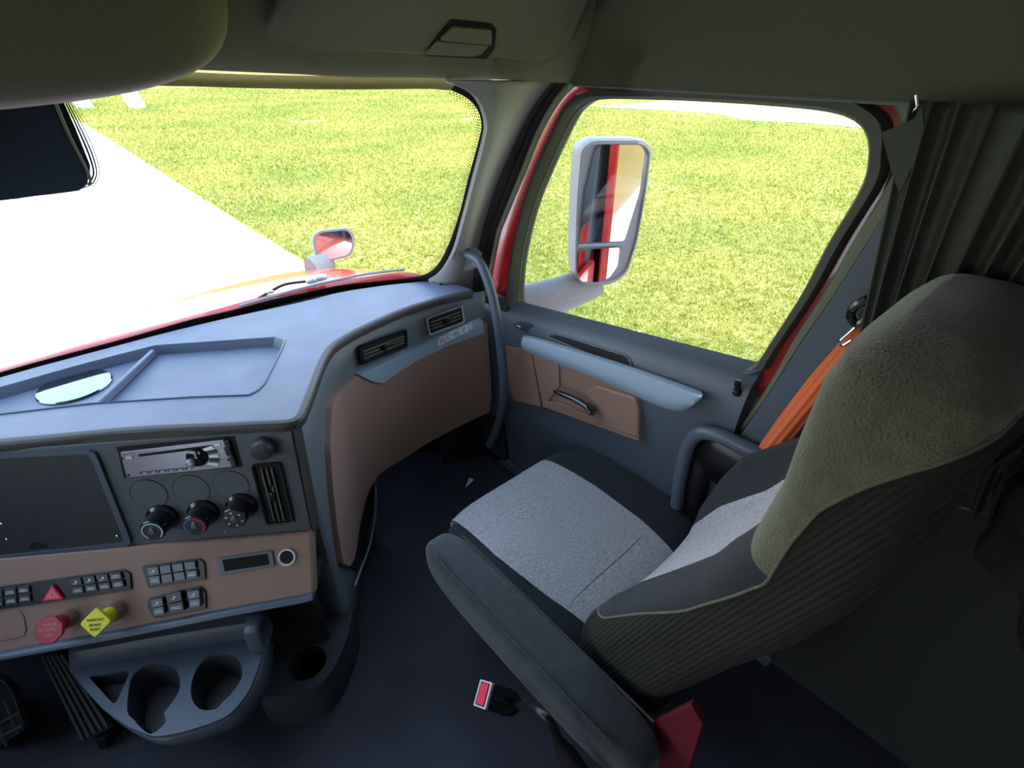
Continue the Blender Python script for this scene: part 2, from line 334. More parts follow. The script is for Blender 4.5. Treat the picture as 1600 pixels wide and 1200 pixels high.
# driver's side: doorway left open and a sleeper window added to let in daylight
PLL = Plane((-1.42, 0, 0), (1, 0, 0)); so = rpoly([(-1.5, -1.3), (1.25, -1.3), (.85, .45), (-1.5, .45)], .05); si = rpoly([(-.05, -1.24), (1.10, -1.24), (1.10, -.55), (.78, -.05), (-.05, -.05)], .08)
bm = bmesh.new(); s2_ = rpoly([(-1.05, -.50), (-.50, -.50), (-.50, .05), (-1.05, .05)], .08); E_ = []
for lp_ in (so, si, s2_):
    v_ = [bm.verts.new(tuple(PLL.P(a_, b_, 0))) for a_, b_ in lp_]; E_ += [bm.edges.new((v_[i], v_[(i+1) % len(v_)])) for i in range(len(v_))]
bmesh.ops.triangle_fill(bm, edges=E_, use_beauty=True, normal=(1, 0, 0)); bm.verts.index_update()
o = build('wall_left', [tuple(v.co) for v in bm.verts], [[v.index for v in f.verts] for f in bm.faces], M_frame, None, smooth=False, solid=.04); o['kind'] = 'structure'; bm.free()
mb = MB(); mb.prism(PLL, s2_, -.03, -.025); struct(mb, 'added_window', M_glass, smooth=False)  # unseen sleeper window, added to brighten the cab
# firewall behind the dashboard
mb = MB(); n = 30; xs = np.linspace(-1.4, .84, n)
mb.grid([[(x, ybase(x)+.0, -.60) for x in xs], [(x, ybase(x)+.02, -1.0) for x in xs], [(x, ybase(x)+.10, -1.30) for x in xs]]); mb.grid([[(x, y, z) for x, y in ((.80, ybase(.80)+.02), (.87, 1.275), (.95, 1.255), (1.06, 1.25))] for z in (-.67, -1.0, -1.31)]); struct(mb, 'wall_front', M_dark, solid=.02)
# windshield
def edge_px(): return [(0, 592), (100, 560), (200, 533), (300, 507), (400, 480), (500, 457), (600, 443), (655, 436), (688, 422), (707, 395), (722, 345), (740, 280), (757, 215), (760, 190), (752, 165), (735, 147), (700, 134), (600, 128), (400, 128), (200, 130), (0, 132)]
xs = np.linspace(-1.35, .90, 60); zs = np.linspace(-.60, .0, 12)
mb = MB(); mb.grid([[WS.P(x, z, -.012) for x in xs] for z in zs]); o = struct(mb, 'window_1', M_glass)
fr = [(0, 590), (60, 573), (120, 557), (180, 541), (240, 525), (300, 510), (360, 496), (420, 483), (480, 470), (535, 456), (610, 445), (650, 441), (672, 438), (689, 427), (700, 411), (711, 380), (726, 335), (741, 280), (758, 215), (761, 190), (753, 165), (737, 147), (710, 134)]
fi = [(0, 583), (60, 566), (120, 550), (180, 534), (240, 517), (300, 500), (360, 486), (420, 470), (480, 457), (535, 446), (610, 438), (642, 434), (662, 430), (677, 421), (690, 404), (703, 376), (717, 335), (731, 280), (749, 215), (752, 192), (745, 170), (729, 153), (705, 141)]
fo3 = smooth_line([WS.hit(u, v) for u, v in fr], 120); fi3 = smooth_line([WS.hit(u, v) for u, v in fi], 120)
left = [WS.P(x, -.598) for x in np.linspace(-1.3, fo3[0][0]-.02, 12)]; leftt = [WS.P(x, -.560) for x in np.linspace(-1.3, fi3[0][0]-.02, 12)]
wf = thing('windshield_border', 'black dotted border band around the edge of the windshield glass', 'windshield border', (.3, 1.44, -.6))
mb = MB(); mb.grid([[*left, *fo3], [*leftt, *fi3]]); mb.build('border_band', M_void, wf, solid=.002)
mb = MB(); k = 0
for i in range(0, 120):
    for row in range(4):
        for sub in (0, .5):
            a, b = fo3[i], fo3[min(i+1, 119)]; c, d = fi3[i], fi3[min(i+1, 119)]; f = (sub+(row % 2)*.25)
            p0 = a*(1-f)+b*f; p1 = c*(1-f)+d*f; dr = p1-p0; L = np.linalg.norm(dr)
            if L < 1e-6: continue
            p = p1+dr/L*(.003+row*.0042); r_ = (.0017, .0015, .0012, .0008)[row]; tt = nrm(b-a) if np.linalg.norm(b-a) > 1e-9 else A([1, 0, 0]); dd = dr/L
            mb.add([p+(tt*math.cos(q_)+dd*math.sin(q_))*r_ for q_ in np.linspace(0, 2*math.pi, 7)[:-1]], [list(range(6))])
o = mb.build('border_dots', M_void, wf, smooth=False, fix=False); o['kind'] = 'stuff'; o['label'] = 'rows of tiny black dots along the band'
# ---- hood, cowl, wiper, hood mirror
hd = thing('truck_hood', 'red truck hood coloured orange as if sunlit, sloping away in front of the windshield', 'hood', (.1, 2.0, -1.2))
def hz(x, y): return -.625-.30*max(0, y-1.5)**2-.085*abs(x)**4-.10*max(0, abs(x)-.8)
xs = np.linspace(-1.3, 1.06, 60); 
def ys_(x): return np.linspace(ybase(min(abs(x), 1.0)*1)+.07, 2.9, 30)
mb = MB(); mb.grid([[(x, yy, hz(x, yy)) for x in xs for yy in [max(1.30, ybase(min(abs(x), 1.02))+.07)+k/29*(1.5)]] for k in range(30)]); mb.build('hood_panel', M_hood, hd, solid=.01)
mb = MB()
mb.grid([[(1.06, 1.30+k/29*1.5, hz(1.06, 1.30+k/29*1.5)-dz) for k in range(30)] for dz in (0, .2, .5, .9)]); mb.build('fender_side', M_red, hd, solid=.01)
cw = MB(); CS1 = FSurf(lambda x, z: ybase(x)+.055); CS0 = FSurf(lambda x, z: ybase(x)+.020)
c_t = [(-200, 628), (-60, 592), (60, 559), (120, 541), (240, 509), (345, 481), (400, 466), (471, 451), (535, 438), (580, 431), (619, 426), (644, 426), (664, 431)]
c_b = [(-200, 650), (-60, 612), (60, 580), (120, 564), (240, 531), (345, 503), (400, 492), (471, 474), (535, 462), (580, 456), (619, 452), (644, 448), (668, 448)]
ct_ = smooth_line([CS1.hit(u, v) for u, v in c_t], 60); cb_ = smooth_line([CS0.hit(u, v) for u, v in c_b], 60)
cw.grid([cb_, cb_*.5+ct_*.5+A([0, -.004, .002]), ct_, ct_+A([0, .02, -.006]), ct_+A([0, .04, -.05])])
tag(cw.build('cowl', M_red, None, solid=.004), 'bright red painted cowl strip along the foot of the windshield', 'cowl')
wp = thing('wiper', 'thin windshield wiper lying along the glass above the red cowl', 'wiper', (.5, 1.5, -.6))
bl = [WS.hit(u, v, -.03) for u, v in [(375, 478), (420, 465), (470, 451), (520, 439), (580, 427), (632, 421)]]; mb = MB(); mb.tube(smooth_line(bl, 24), .005, 8, flat=.8); mb.build('blade', M_mirhs, wp)
am = [WS.hit(u, v, -.06) for u, v in [(372, 477), (400, 468), (425, 454), (447, 444), (485, 439)]]; mb = MB(); mb.tube(smooth_line(am, 16), .004, 8); mb.build('wiper_arm', M_black, wp)
for (u, v, k) in ((422, 456, .5), (487, 438, .9), (500, 434, 1.0)):
    mb = MB(); mb.add(*superbox(WS.hit(u, v, -.055), (.020*k, .012*k, .009*k), 4, 4)); mb.build('clip', M_silver, wp, label='silver clip on the wiper')
hm = thing('hood_mirror', 'small rounded hood mirror on a grey arm at the right fender', 'mirror', (.85, 2.05, -.75))
PHM = Plane(ony(519, 382, 2.1), (-.17, -.975, .10)); gl = PHM.sts([(491, 372), (501, 363), (540, 359), (549, 368), (549, 388), (543, 398), (507, 407), (497, 403)]); gl = rpoly(gl, .02)
ho = [(a*1.12, b*1.14) for a, b in gl]
mb = MB(); rows = []
for off, k in ((.004, 1.06), (.006, 1.13), (0, 1.17), (-.02, 1.14), (-.045, .95), (-.06, .6), (-.065, .2)): rows.append([PHM.P(a*k, b*k, off) for a, b in gl])
mb.grid(rows, True, True); mb.build('housing', M_mirhs, hm)
mb = MB(); mb.prism(PHM, gl, .002, .0075); mb.build('mirror_glass', M_mirror, hm, smooth=False)
a0 = PHM.P(-.01, -.07, -.03); a1 = A([.72, 1.99, -.745]); mb = MB(); mb.tube(smooth_line([a0, (a0+a1)/2+A([0, 0, .0]), a1], 14), np.linspace(.034, .075, 14), 12, flat=.35, up=(.3, -.9, .2)); mb.build('mirror_arm', M_mirhs, hm)
# ================================================================ DASHBOARD
near = [(-.75, 1.50), (-.194, 1.139), (-.019, 1.029), (.12, .925), (.185, .876), (.207, .860), (.224, .858), (.247, .880), (.337, 1.009), (.372, 1.055), (.403, 1.086), (.440, 1.106), (.488, 1.123), (.57, 1.142), (.655, 1.154), (.76, 1.150), (.852, 1.131)]
near_s = smooth_line([n_ for n_ in near], 150)
dash = thing('dashboard', 'grey-blue topped truck dashboard with brown lower panels and air vents', 'dashboard', (.2, 1.1, -1.3))
ZD = -.58
_ff = [tuple(onz(u, v, ZD)[:2]) for u, v in fr[:17]]+[tuple(onz(u, v, ZD)[:2]) for u, v in ((688, 439), (702, 441), (720, 446), (736, 452.5))]
far = [tuple(p) for p in smooth_line(_ff, 50)][::-1]+[(-.75, 1.40)]
tr_px = [(-60, 566), (0, 552), (120, 558-10), (249, 536), (436, 527), (447, 535), (438, 552), (408, 606), (388, 618), (280, 622), (145, 630), (0, 648), (-60, 654)]
tr_px = [(-70, 560), (0, 583), (120, 560), (222, 543), (330, 532), (446, 527), (410, 604), (392, 619), (300, 622), (150, 632), (0, 649), (-70, 657)]
trO = rpoly([tuple(onz(u, v, ZD)[:2]) for u, v in tr_px[2:-3]+[(150, 632)]], .0) if False else None
trO = [tuple(onz(u, v, ZD)[:2]) for u, v in [(-60, 624), (0, 607), (60, 590), (120, 573), (180, 557), (243, 541), (430, 528), (444, 532), (440, 545), (412, 600), (403, 610), (388, 618), (300, 621), (145, 631), (0, 648), (-60, 655)]]
trO = [tuple(p) for p in trO]
bm = bmesh.new()
def loop(bm, pts, z): vs_ = [bm.verts.new((x, y, z)) for x, y in pts]; return vs_, [bm.edges.new((vs_[i], vs_[(i+1) % len(vs_)])) for i in range(len(vs_))]
_, e1_ = loop(bm, [tuple(p) for p in near_s]+far, ZD); _, e2_ = loop(bm, trO, ZD)
bmesh.ops.triangle_fill(bm, edges=e1_+e2_, use_beauty=True); bm.verts.index_update()
build('dash_top', [tuple(v.co) for v in bm.verts], [[v.index for v in f.verts] for f in bm.faces], M_top, dash, smooth=False, label='blue-grey soft dash top'); bm.free()
# sunken tray with a divider
ti = A(trO); cc = ti.mean(0); tin = [tuple(cc+(p-cc)*A([.965, .955])) for p in ti]; n = len(ti)
mb = MB(); mb.grid([[(x, y, ZD+.0015) for x, y in [tuple(cc+(p-cc)*1.012) for p in ti]], [(x, y, ZD+.003) for x, y in trO], [(x, y, ZD-.001) for x, y in [tuple(cc+(p-cc)*.988) for p in ti]], [(x, y, ZD-.020) for x, y in tin]], True)
mb.add([(x, y, ZD-.020) for x, y in tin], [list(range(n))]); mb.build('storage_tray', M_top, dash, smooth=True, ang=30, label='sunken blue-grey storage tray')
d0, d1 = onz(238, 545, ZD), onz(147, 631, ZD); ax = nrm(d1-d0); mb = MB(); mb.box((d0+d1)/2+A([0, 0, -.010]), (np.linalg.norm(d1-d0)/2, .005, .009), [ax, np.cross([0, 0, 1], ax), [0, 0, 1]]); mb.build('tray_divider', M_top, dash, bevel=.003)
# lip under the top edge
Wn = Wall(near_s)
mb = MB(); ss = np.linspace(0.02, Wn.s[-1]-.002, 160)
mb.grid([[Wn.P(a, ZD+dz, off) for a in ss] for off, dz in ((-.01, .0005), (-.003, .001), (.003, -.002), (.005, -.006), (.003, -.020), (-.012, -.024))]); mb.build('dash_lip', M_lip, dash, label='dark rounded lip along the dash edge')
# facing wall below the lip
core = smooth_line([Wn.P(a, 0, -.014)[:2] for a in ss], 150); core = np.vstack([core, core[-1]+(core[-1]-core[-2])/np.linalg.norm(core[-1]-core[-2])*.12]); CV = Wall(core)
s_corner = CV.sz(466, 760)[0]; s_pass = CV.sz(540, 600)[0]; S1 = CV.s[-1]-.075
def zbot(a): return -1.30 if a < s_pass else -1.30+.29*min(1, (a-s_pass)/.06)
aa = np.linspace(s_corner-.03, S1, 90)
mb = MB(); mb.grid([[CV.P(a, -.595+(zbot(a)+.595)*k/8, -.003) for a in aa] for k in range(9)]); mb.build('side_wall', M_face_lit, dash, solid=.002, label='charcoal wall turning towards the passenger side')
def on_wall(name, px, m, off, thick, n=70, par=None, bev=0, **kw):
    sz = A([CV.sz(u, v) for u, v in px]); a0, a1 = sz[:, 0].min()+.0004, sz[:, 0].max()-.0004; top = []; bot = []; N = len(sz)
    As = np.linspace(a0, a1, n)
    for a in As:
        zz = []
        for i in range(N):
            p, q_ = sz[i], sz[(i+1) % N]
            if (p[0]-a)*(q_[0]-a) <= 0 and abs(p[0]-q_[0]) > 1e-9: zz.append(p[1]+(q_[1]-p[1])*(a-p[0])/(q_[0]-p[0]))
        top.append(max(zz)); bot.append(min(zz))
    rows = []; K = 8; front = [[CV.P(a, t+(b-t)*k/K, off) for a, t, b in zip(As, top, bot)] for k in range(K+1)]
    back = [[CV.P(a, t+(b-t)*k/K, off-thick) for a, t, b in zip(As, top, bot)] for k in (K, 0)]
    mbx = MB(); mbx.grid(front+back+[front[0]]); e = []
    for j in (0, -1):
        c_ = [r[j] for r in front]+[r[j] for r in back]; mbx.add(c_, [list(range(len(c_)))])
    return mbx.build(name, m, par or dash, bevel=bev, **kw)
brown = smooth_line([(511, 655), (514, 628), (530, 606), (556, 586), (600, 566), (660, 540), (752, 500), (759, 540), (765, 590), (766, 636)], 60)
brown = [tuple(p) for p in brown]+[(766, 640), (700, 672), (640, 707), (588, 740), (574, 762), (562, 800), (553, 850), (548, 874), (541, 886), (530, 880), (521, 830), (513, 760), (509, 700)]
on_wall('glovebox_panel', brown, M_brown_lit, .010, .02, 90, bev=.003, label='brown curved knee panel')
on_wall('trim_strip', [(556, 584), (650, 541), (750, 497), (754, 517), (592, 596), (578, 594)], M_strip, .016, .02, 60, bev=.002, label='satin blue-grey trim strip with raised lettering')
on_wall('side_pocket_shade', [(578, 758), (584, 752), (582, 800), (570, 860), (556, 892), (546, 884), (556, 850), (565, 800)], M_void, .004, .006, 30, label='flat black patch painted as shade in the side pocket beside the knee panel')  # flat black patch painted for the shade inside the pocket
mb = MB(); ep = [CV.P(*CV.sz(u, v), .008) for u, v in [(584, 762), (583, 800), (574, 850), (560, 888), (550, 915)]]; mb.tube(smooth_line(ep, 20), .003, 8); mb.build('pocket_edge', M_strip, dash, label='pale blue edge of the side pocket')
# lettering in strokes: each glyph in a 0..1 box
GL = {'C': [[(1, .95), (.15, .95), (0, .8), (0, .2), (.15, .05), (1, .05)]], 'A': [[(0, 0), (.42, 1), (.58, 1), (1, 0)]], 'S': [[(1, .95), (.1, .95), (0, .8), (.08, .55), (.92, .48), (1, .2), (.88, .05), (0, .05)]],
      'D': [[(0, .05), (0, .95), (.8, .95), (1, .75), (1, .25), (.8, .05), (0, .05)]], 'I': [[(0.1, 0), (.1, 1)]]}
def strokes(word, wfun, hh, w_, gap, th, parent, name, m, wI=.2):
    x = 0
    for ch in word:
        cw_ = w_*(wI if ch == 'I' else 1); mbx = MB()
        for ln in GL[ch]:
            for a, b in zip(ln[:-1], ln[1:]):
                pa, pb = A([x+a[0]*cw_+a[1]*hh*.25, a[1]*hh]), A([x+b[0]*cw_+b[1]*hh*.25, b[1]*hh]); d_ = nrm(pb-pa); nn = A([-d_[1], d_[0]])*th; pa = pa-d_*th*.6; pb = pb+d_*th*.6
                qd = [pa-nn, pb-nn, pb+nn, pa+nn]; mbx.add([wfun(*q_, .0) for q_ in qd]+[wfun(*q_, .0025) for q_ in qd], [[0, 1, 2, 3], [4, 5, 6, 7], [0, 1, 5, 4], [1, 2, 6, 5], [2, 3, 7, 6], [3, 0, 4, 7]])
        mbx.build(name, m, parent, smooth=False); x += cw_+gap
sA, zA = CV.sz(680.5, 537); sB, zB = CV.sz(733, 511.5); LN = sB-sA
cwid = LN/(7+.2+6*.0+6*.30)
strokes('CASCADIA', lambda x, y, o_: CV.P(sA+x, zA+(zB-zA)*x/LN+y, .016+o_), .022, cwid, cwid*.26, .0023, dash, 'raised_letter', M_letter)
# vents
def vent(name, P3, w_, h_, nsl, horiz, rim, shift=0):
    """P3: Plane centred on the vent"""
    o = MB(); oo = rrect(-w_/2, -h_/2, w_/2, h_/2, .008); ii = rrect(-w_/2+.004, -h_/2+.004, w_/2-.004, h_/2-.004, .005)
    o.ring(P3, oo, ii, -.004, .005, .004); v_ = o.build(name, rim, dash)
    k_ = MB(); k_.prism(P3, ii, -.003, .0005); k_.build('vent_recess', M_void, v_, smooth=False)
    L_, S_ = (w_/2-.010, h_) if horiz else (h_/2-.010, w_)
    for i in range(nsl):
        c_ = (-.5+(i+1)/(nsl+1))*(S_-.016); sl = MB(); mid = (i == nsl//2)
        segs = [(-L_, -.25*L_, 0), (-.05*L_, .32*L_, .003), (.38*L_, L_, 0)] if mid else [(-L_, L_, 0)]
        for a, b, d in segs:
            ax_ = [P3.e1, P3.e2, P3.n] if horiz else [P3.e2, P3.e1, P3.n]; cen = P3.p+ax_[0]*((a+b)/2)+ax_[1]*(c_+d)+P3.n*.0025
            sl.box(cen, ((b-a)/2, .0011, .0035), ax_)
        sl.build('slat', M_sealg, v_, smooth=False)
    tb = MB(); tb.add(*superbox(P3.P(0, 0, .006), (.006, .009, .004), 4, 4, [P3.e1, P3.e2, P3.n])); tb.build('vent_tab', M_black, v_)
    return v_
for (px, hh, rim) in (([(559, 540), (634, 511)], 29, M_black), ([(666, 495), (723, 474)], 27, M_silver)):
    (u0, v0), (u1, v1) = px; pa = CV.P(*CV.sz(u0, v0+hh*.55), .004); pb = CV.P(*CV.sz(u1, v1+hh*.55), .004); e = nrm(pb-pa); nn = nrm(np.cross(e, [0, 0, 1])); 
    if nn@pa > 0: nn = -nn
    pl = Plane((pa+pb)/2, nn, e); zt = CV.sz((u0+u1)/2, (v0+v1)/2)[1]; zb = CV.sz((u0+u1)/2, (v0+v1)/2+hh+1)[1]
    vent('air_vent', pl, np.linalg.norm(pb-pa)-.002, abs(zt-zb), 3, True, rim)
# ---- centre stack
th = math.radians(8); n0 = nrm(A([-.573, -.82, 0])); e1 = A([.82, -.573, 0])
ST = Plane(onz(455, 672, -.596), nrm(n0*math.cos(th)+A([0, 0, 1])*math.sin(th)), e1)
def stp(pts, off=0): return ST.sts(pts, off)
face = stp([(-140, 716), (0, 703), (455, 672), (487, 830), (0, 872), (-140, 884)])
mb = MB(); mb.prism(ST, face, -.02, 0); mb.build('stack_panel', M_face, dash, bevel=.002, label='charcoal centre stack panel')
side = stp([(457, 671), (464, 671), (494, 829), (488, 830)]); mb = MB(); mb.prism(ST, side, -.03, -.001); mb.build('stack_edge', M_lip, dash, label='textured edge strip right of the stack panel')
mb = MB(); mb.prism(ST, [ST.st(-140, 705), ST.st(0, 690), ST.st(460, 662), ST.st(466, 670), ST.st(455, 676), ST.st(0, 708), ST.st(-140, 722)], -.05, -.004); mb.build('stack_header', M_lip, dash)
# frame and blank cover at left
bo = stp([(-140, 716), (140, 702), (151, 706), (156, 716), (205, 838), (206, 846), (200, 851), (0, 875), (-140, 890)]); bi = stp([(-140, 722), (136, 707), (143, 710), (147, 718), (194, 836), (195, 842), (190, 846), (0, 866), (-140, 880)])
mb = MB(); mb.ring(ST, rpoly(bo, .002, 2), rpoly(bi, .002, 2), -.004, .006); mb.build('cover_frame', M_tray, dash, label='blue-grey frame around the blank cover')
bc = MB(); bc.prism(ST, bi, -.003, .003); cov = bc.build('blank_cover', M_dark, dash, label='blank dark cover plate with small screws')
for (u, v) in ((141, 711), (183, 838), (2, 819), (10, 843)):
    k_ = MB(); c_ = ST.hit(u, v, .003); k_.lathe(c_, ST.n, [(.0035, 0), (.0035, .001), (.002, .0018)], 12); k_.build('screw', M_chrome, cov)
k_ = MB(); k_.prism(ST, rpoly(stp([(45, 856), (50, 848), (62, 845), (74, 850), (76, 855)]), .002), .0031, .0036); k_.build('thumb_notch', M_void, cov, smooth=False)
# radio
rd = stp([(183, 698), (366, 681), (379, 729), (194, 747)]); mb = MB(); mb.prism(ST, rd, -.01, .0008); radio = mb.build('radio', M_void, dash, smooth=False, label='single-slot car radio with silver fascia')
def rq(a, b):                                 # radio coordinates 0..1, 0..1 (from top left)
    P_ = A(rd); return tuple(P_[0]*(1-a)*(1-b)+P_[1]*a*(1-b)+P_[2]*a*b+P_[3]*(1-a)*b)
def rpiece(name, pts, o0, o1, m, r=.0, bev=.0):
    k_ = MB(); st = [rq(a, b) for a, b in pts]; st = rpoly(st, r, 3) if r else st; k_.prism(ST, st, o0, o1); return k_.build(name, m, radio, smooth=False, bevel=bev)
rpiece('fascia', [(.03, .14), (.91, .05), (.945, .93), (.04, .95)], .0008, .006, M_radio, .003, .001)
rpiece('disc_slot', [(.18, .24), (.80, .17), (.80, .25), (.18, .32)], .006, .0066, M_void)
rpiece('top_slot', [(.0, .0), (.93, .0), (.93, .10), (.0, .12)], .0008, .003, M_void)
rpiece('side_panel', [(.91, .08), (.95, .08), (.96, .92), (.92, .92)], .0008, .006, M_dark)
for (a, b) in ((.07, .27),): rpiece('button', [(a, b), (a+.055, b-.01), (a+.055, b+.09), (a, b+.10)], .006, .0075, M_silver, .001)
for i in range(6): a = .16+i*.075; rpiece('preset_button', [(a, .80), (a+.06, .795), (a+.06, .86), (a, .865)], .006, .0072, M_dark); rpiece('button_print', [(a+.02, .825), (a+.05, .82), (a+.05, .85), (a+.02, .855)], .0072, .0074, M_white)
c_ = ST.P(*rq(.66, .50), .006); k_ = MB(); k_.lathe(c_, ST.n, [(.019, 0), (.0185, .004), (.016, .006)], 32); k_.build('volume_dial', M_gloss, radio)
c_ = ST.P(*rq(.61, .62), .010); k_ = MB(); k_.lathe(c_, ST.n, [(.009, 0), (.009, .006), (.007, .009), (.004, .0095)], 24); k_.build('volume_knob', M_radio, radio)
for i, (a0_, a1_) in enumerate(((-.9, -.62), (-.5, -.25), (-.12, .12), (.25, .5), (.62, .9))):
    c0 = A(rq(.66, .50)); pts = []
    for r_, aa_ in ((.021, a0_), (.038, a0_*.7), (.038, a1_*.7), (.021, a1_)): pts.append((c0[0]+r_*math.cos(-aa_), c0[1]+r_*math.sin(-aa_)))
    k_ = MB(); k_.prism(ST, pts, .006, .0078); k_.build('button', M_silver if i % 2 == 0 else M_dark, radio, smooth=False)
rpiece('button', [(.83, .14), (.88, .135), (.88, .20), (.83, .205)], .006, .0075, M_silver)
rpiece('usb_socket', [(.90, .28), (.945, .27), (.955, .52), (.91, .53)], .006, .0078, M_gloss)
for (a, b) in ((.035, .33), (.06, .87), (.925, .17), (.94, .66), (.91, .68)):
    k_ = MB(); k_.lathe(ST.P(*rq(a, b), .006), ST.n, [(.0026, 0), (.0026, .0007), (.001, .0009)], 12); k_.build('fixing_screw', M_black, radio)
# three blanked gauge holes
for (u, v) in ((233, 772), (299, 765), (361, 758)):
    c0 = ST.st(u, v); k_ = MB(); k_.ring(ST, circ(c0, .0335), circ(c0, .0325), -.001, .0008, .0004); g_ = k_.build('gauge_blank', M_lip, dash)
    k_ = MB(); k_.prism(ST, circ(c0, .0322), -.001, .0010); k_.build('blank_disc', M_face, g_, smooth=False)
# power socket cap
c0 = ST.hit(410, 692, .0); e2 = ST.e2; k_ = MB(); k_.lathe(ST.P(*ST.st(413, 697), 0), ST.n, [(.021, 0), (.020, .012), (.0195, .020), (.017, .024), (.008, .026)], 32); cap = k_.build('socket_cap', M_dark, dash, label='black rubber cap of the power socket')
k_ = MB(); k_.add(*superbox(ST.P(*ST.st(426, 704), .012), (.010, .005, .006), 4, 5, [nrm(ST.e1-.6*ST.e2), nrm(ST.e2+.6*ST.e1), ST.n])); k_.build('cap_tab', M_btn, cap)
for i, t_ in enumerate(('POWER', 'OUTLET')): text('cap_lettering', t_, .0055, ST.P(*ST.st(413, 697), .0262)+ST.e2*(.003-.006*i), ST.e1, ST.e2, M_btn, cap)
# vertical vent on the stack
a, b = ST.hit(427, 722), ST.hit(430, 818); tl, tr_, br_, bl_ = ST.st(397, 724), ST.st(443, 720), ST.st(458, 815), ST.st(413, 819)
cx_ = ((tl[0]+tr_[0]+br_[0]+bl_[0])/4, (tl[1]+tr_[1]+br_[1]+bl_[1])/4); vp = Plane(ST.P(*cx_, .002), ST.n, ST.e1)
vent('air_vent', vp, abs(tr_[0]-tl[0])-.001, abs(tl[1]-bl_[1]), 3, False, M_black)
# climate knobs
for i, (u, v) in enumerate(((238, 830), (304, 822), (366, 811))):
    off = .042; c0 = ST.hit(u, v, off)-ST.n*off; k_ = MB(); k_.lathe(c0, ST.n, [(.030, 0), (.029, .006), (.0235, .010), (.0228, .030), (.0225, .040), (.021, .042)], 40); kn = k_.build('climate_knob', M_gloss, dash, ang=30)
    k_ = MB(); k_.lathe(c0+ST.n*.042, ST.n, [(.0205, 0), (.0205, .0008), (.019, .001)], 40); k_.build('knob_face', M_dark, kn)
    k_ = MB(); k_.lathe(c0+ST.n*.042, ST.n, [(.0065, 0), (.0065, .003), (.004, .004)], 20); k_.build('knob_button', M_btn, kn)
    cs = ST.st(*(u, v), off)
    def arc(a0_, a1_, r0, r1, m):
        n_ = 24; o_ = [(cs[0]+r1*math.cos(t_), cs[1]+r1*math.sin(t_)) for t_ in np.linspace(a0_, a1_, n_)]; i_ = [(cs[0]+r0*math.cos(t_), cs[1]+r0*math.sin(t_)) for t_ in np.linspace(a1_, a0_, n_)]
        kk = MB(); kk.prism(ST, o_+i_, off+.001, off+.0016); kk.build('dial_arc', m, kn, smooth=False)
    D2 = math.radians
    if i == 0: arc(D2(-50), D2(235), .0165, .0185, M_pale)
    if i == 1: arc(D2(95), D2(235), .0165, .0185, M_blue); arc(D2(-55), D2(88), .0165, .0185, M_rdp)
    if i == 2:
        for k in range(6):
            a_ = D2(-90+60*k+10); kk = MB(); kc = (cs[0]+.0145*math.cos(a_), cs[1]+.0145*math.sin(a_)); kk.prism(ST, rrect(kc[0]-.0022, kc[1]-.0005, kc[0]+.0022, kc[1]+.0008, .0003, 1), off+.001, off+.0016); kk.prism(ST, rrect(kc[0]-.0006, kc[1]-.0022, kc[0]+.0012, kc[1]+.002, .0003, 1), off+.001, off+.0017); kk.build('airflow_symbol', M_white, kn, smooth=False)
    text('knob_mark', ('C', 'O', 'o')[i], .006, c0+ST.n*.0435+ST.e2*.008, ST.e1, ST.e2, M_pale, kn)
    k_ = MB(); k_.lathe(ST.P(*ST.st(*[(261, 833), (298, 844), (352, 831)][i], .0), .0005)+0*ST.e1, ST.n, [(.0012, 0), (.001, .0006)], 8); k_.build('index_dot', M_white, kn)
# ---- brown switch panel, leaning out
th2 = math.radians(35); pb0 = ST.hit(487, 829, .006); BP = Plane(pb0, nrm(n0*math.cos(th2)+A([0, 0, 1])*math.sin(th2)), e1)
bp = BP.sts([(-140, 886), (0, 871), (250, 849), (487, 829), (491, 929), (478, 933), (350, 955), (200, 985), (0, 1022), (-140, 1048)])
mb = MB(); mb.prism(BP, bp, -.03, 0); mb.build('switch_panel', M_brown, dash, bevel=.006, seg=4, label='brown lower switch panel')
# brown end cap turning the corner
e_ = [BP.hit(487, 829, -.002), BP.hit(491, 929, -.002)]; bk = [e_[0]+A([.015, .07, 0]), e_[1]+A([.03, .12, .0])]
mb = MB(); mb.add([e_[0], e_[1], bk[1], bk[0]], [[0, 1, 2, 3]]); mb.build('switch_panel_end', M_brown, dash, solid=.004, smooth=False)
tb = [BP.hit(u, v, .002) for u, v in [(-140, 1052), (0, 1025), (200, 988), (350, 958), (470, 936), (489, 931)]]
mb = MB(); mb.tube(smooth_line(tb, 40), .010, 12, flat=.7); mb.build('lower_trim', M_tray, dash, label='blue-grey trim rail under the switch panel')
us = MB(); q0 = [BP.hit(u, v, -.004) for u, v in [(-140, 1052), (489, 934)]]
us.add([q0[0], q0[1], q0[1]+A([.06, .10, -.02]), q0[0]+A([.06, .10, -.02])], [[0, 1, 2, 3]]); us.build('panel_underside', M_dark, dash, solid=.006, smooth=False)
stub = [q0[0]+A([.05, .09, -.02]), q0[1]+A([.02, .07, -.01])]
us = MB(); us.add([stub[0], stub[1], A([stub[1][0], stub[1][1], -1.29]), A([stub[0][0]+.1, stub[0][1]+.2, -1.29])], [[0, 1, 2, 3]]); us.build('footwell_panel', M_void, dash, solid=.006, smooth=False)
def piece(pl, name, px, o0, o1, m, par, r=.0015, bev=0, smooth=False, label=None):
    k_ = MB(); st = pl.sts(px, o1); k_.prism(pl, rpoly(st, r, 3) if r else st, o0, o1); return k_.build(name, m, par, smooth=smooth or bev > 0, bevel=bev, label=label)
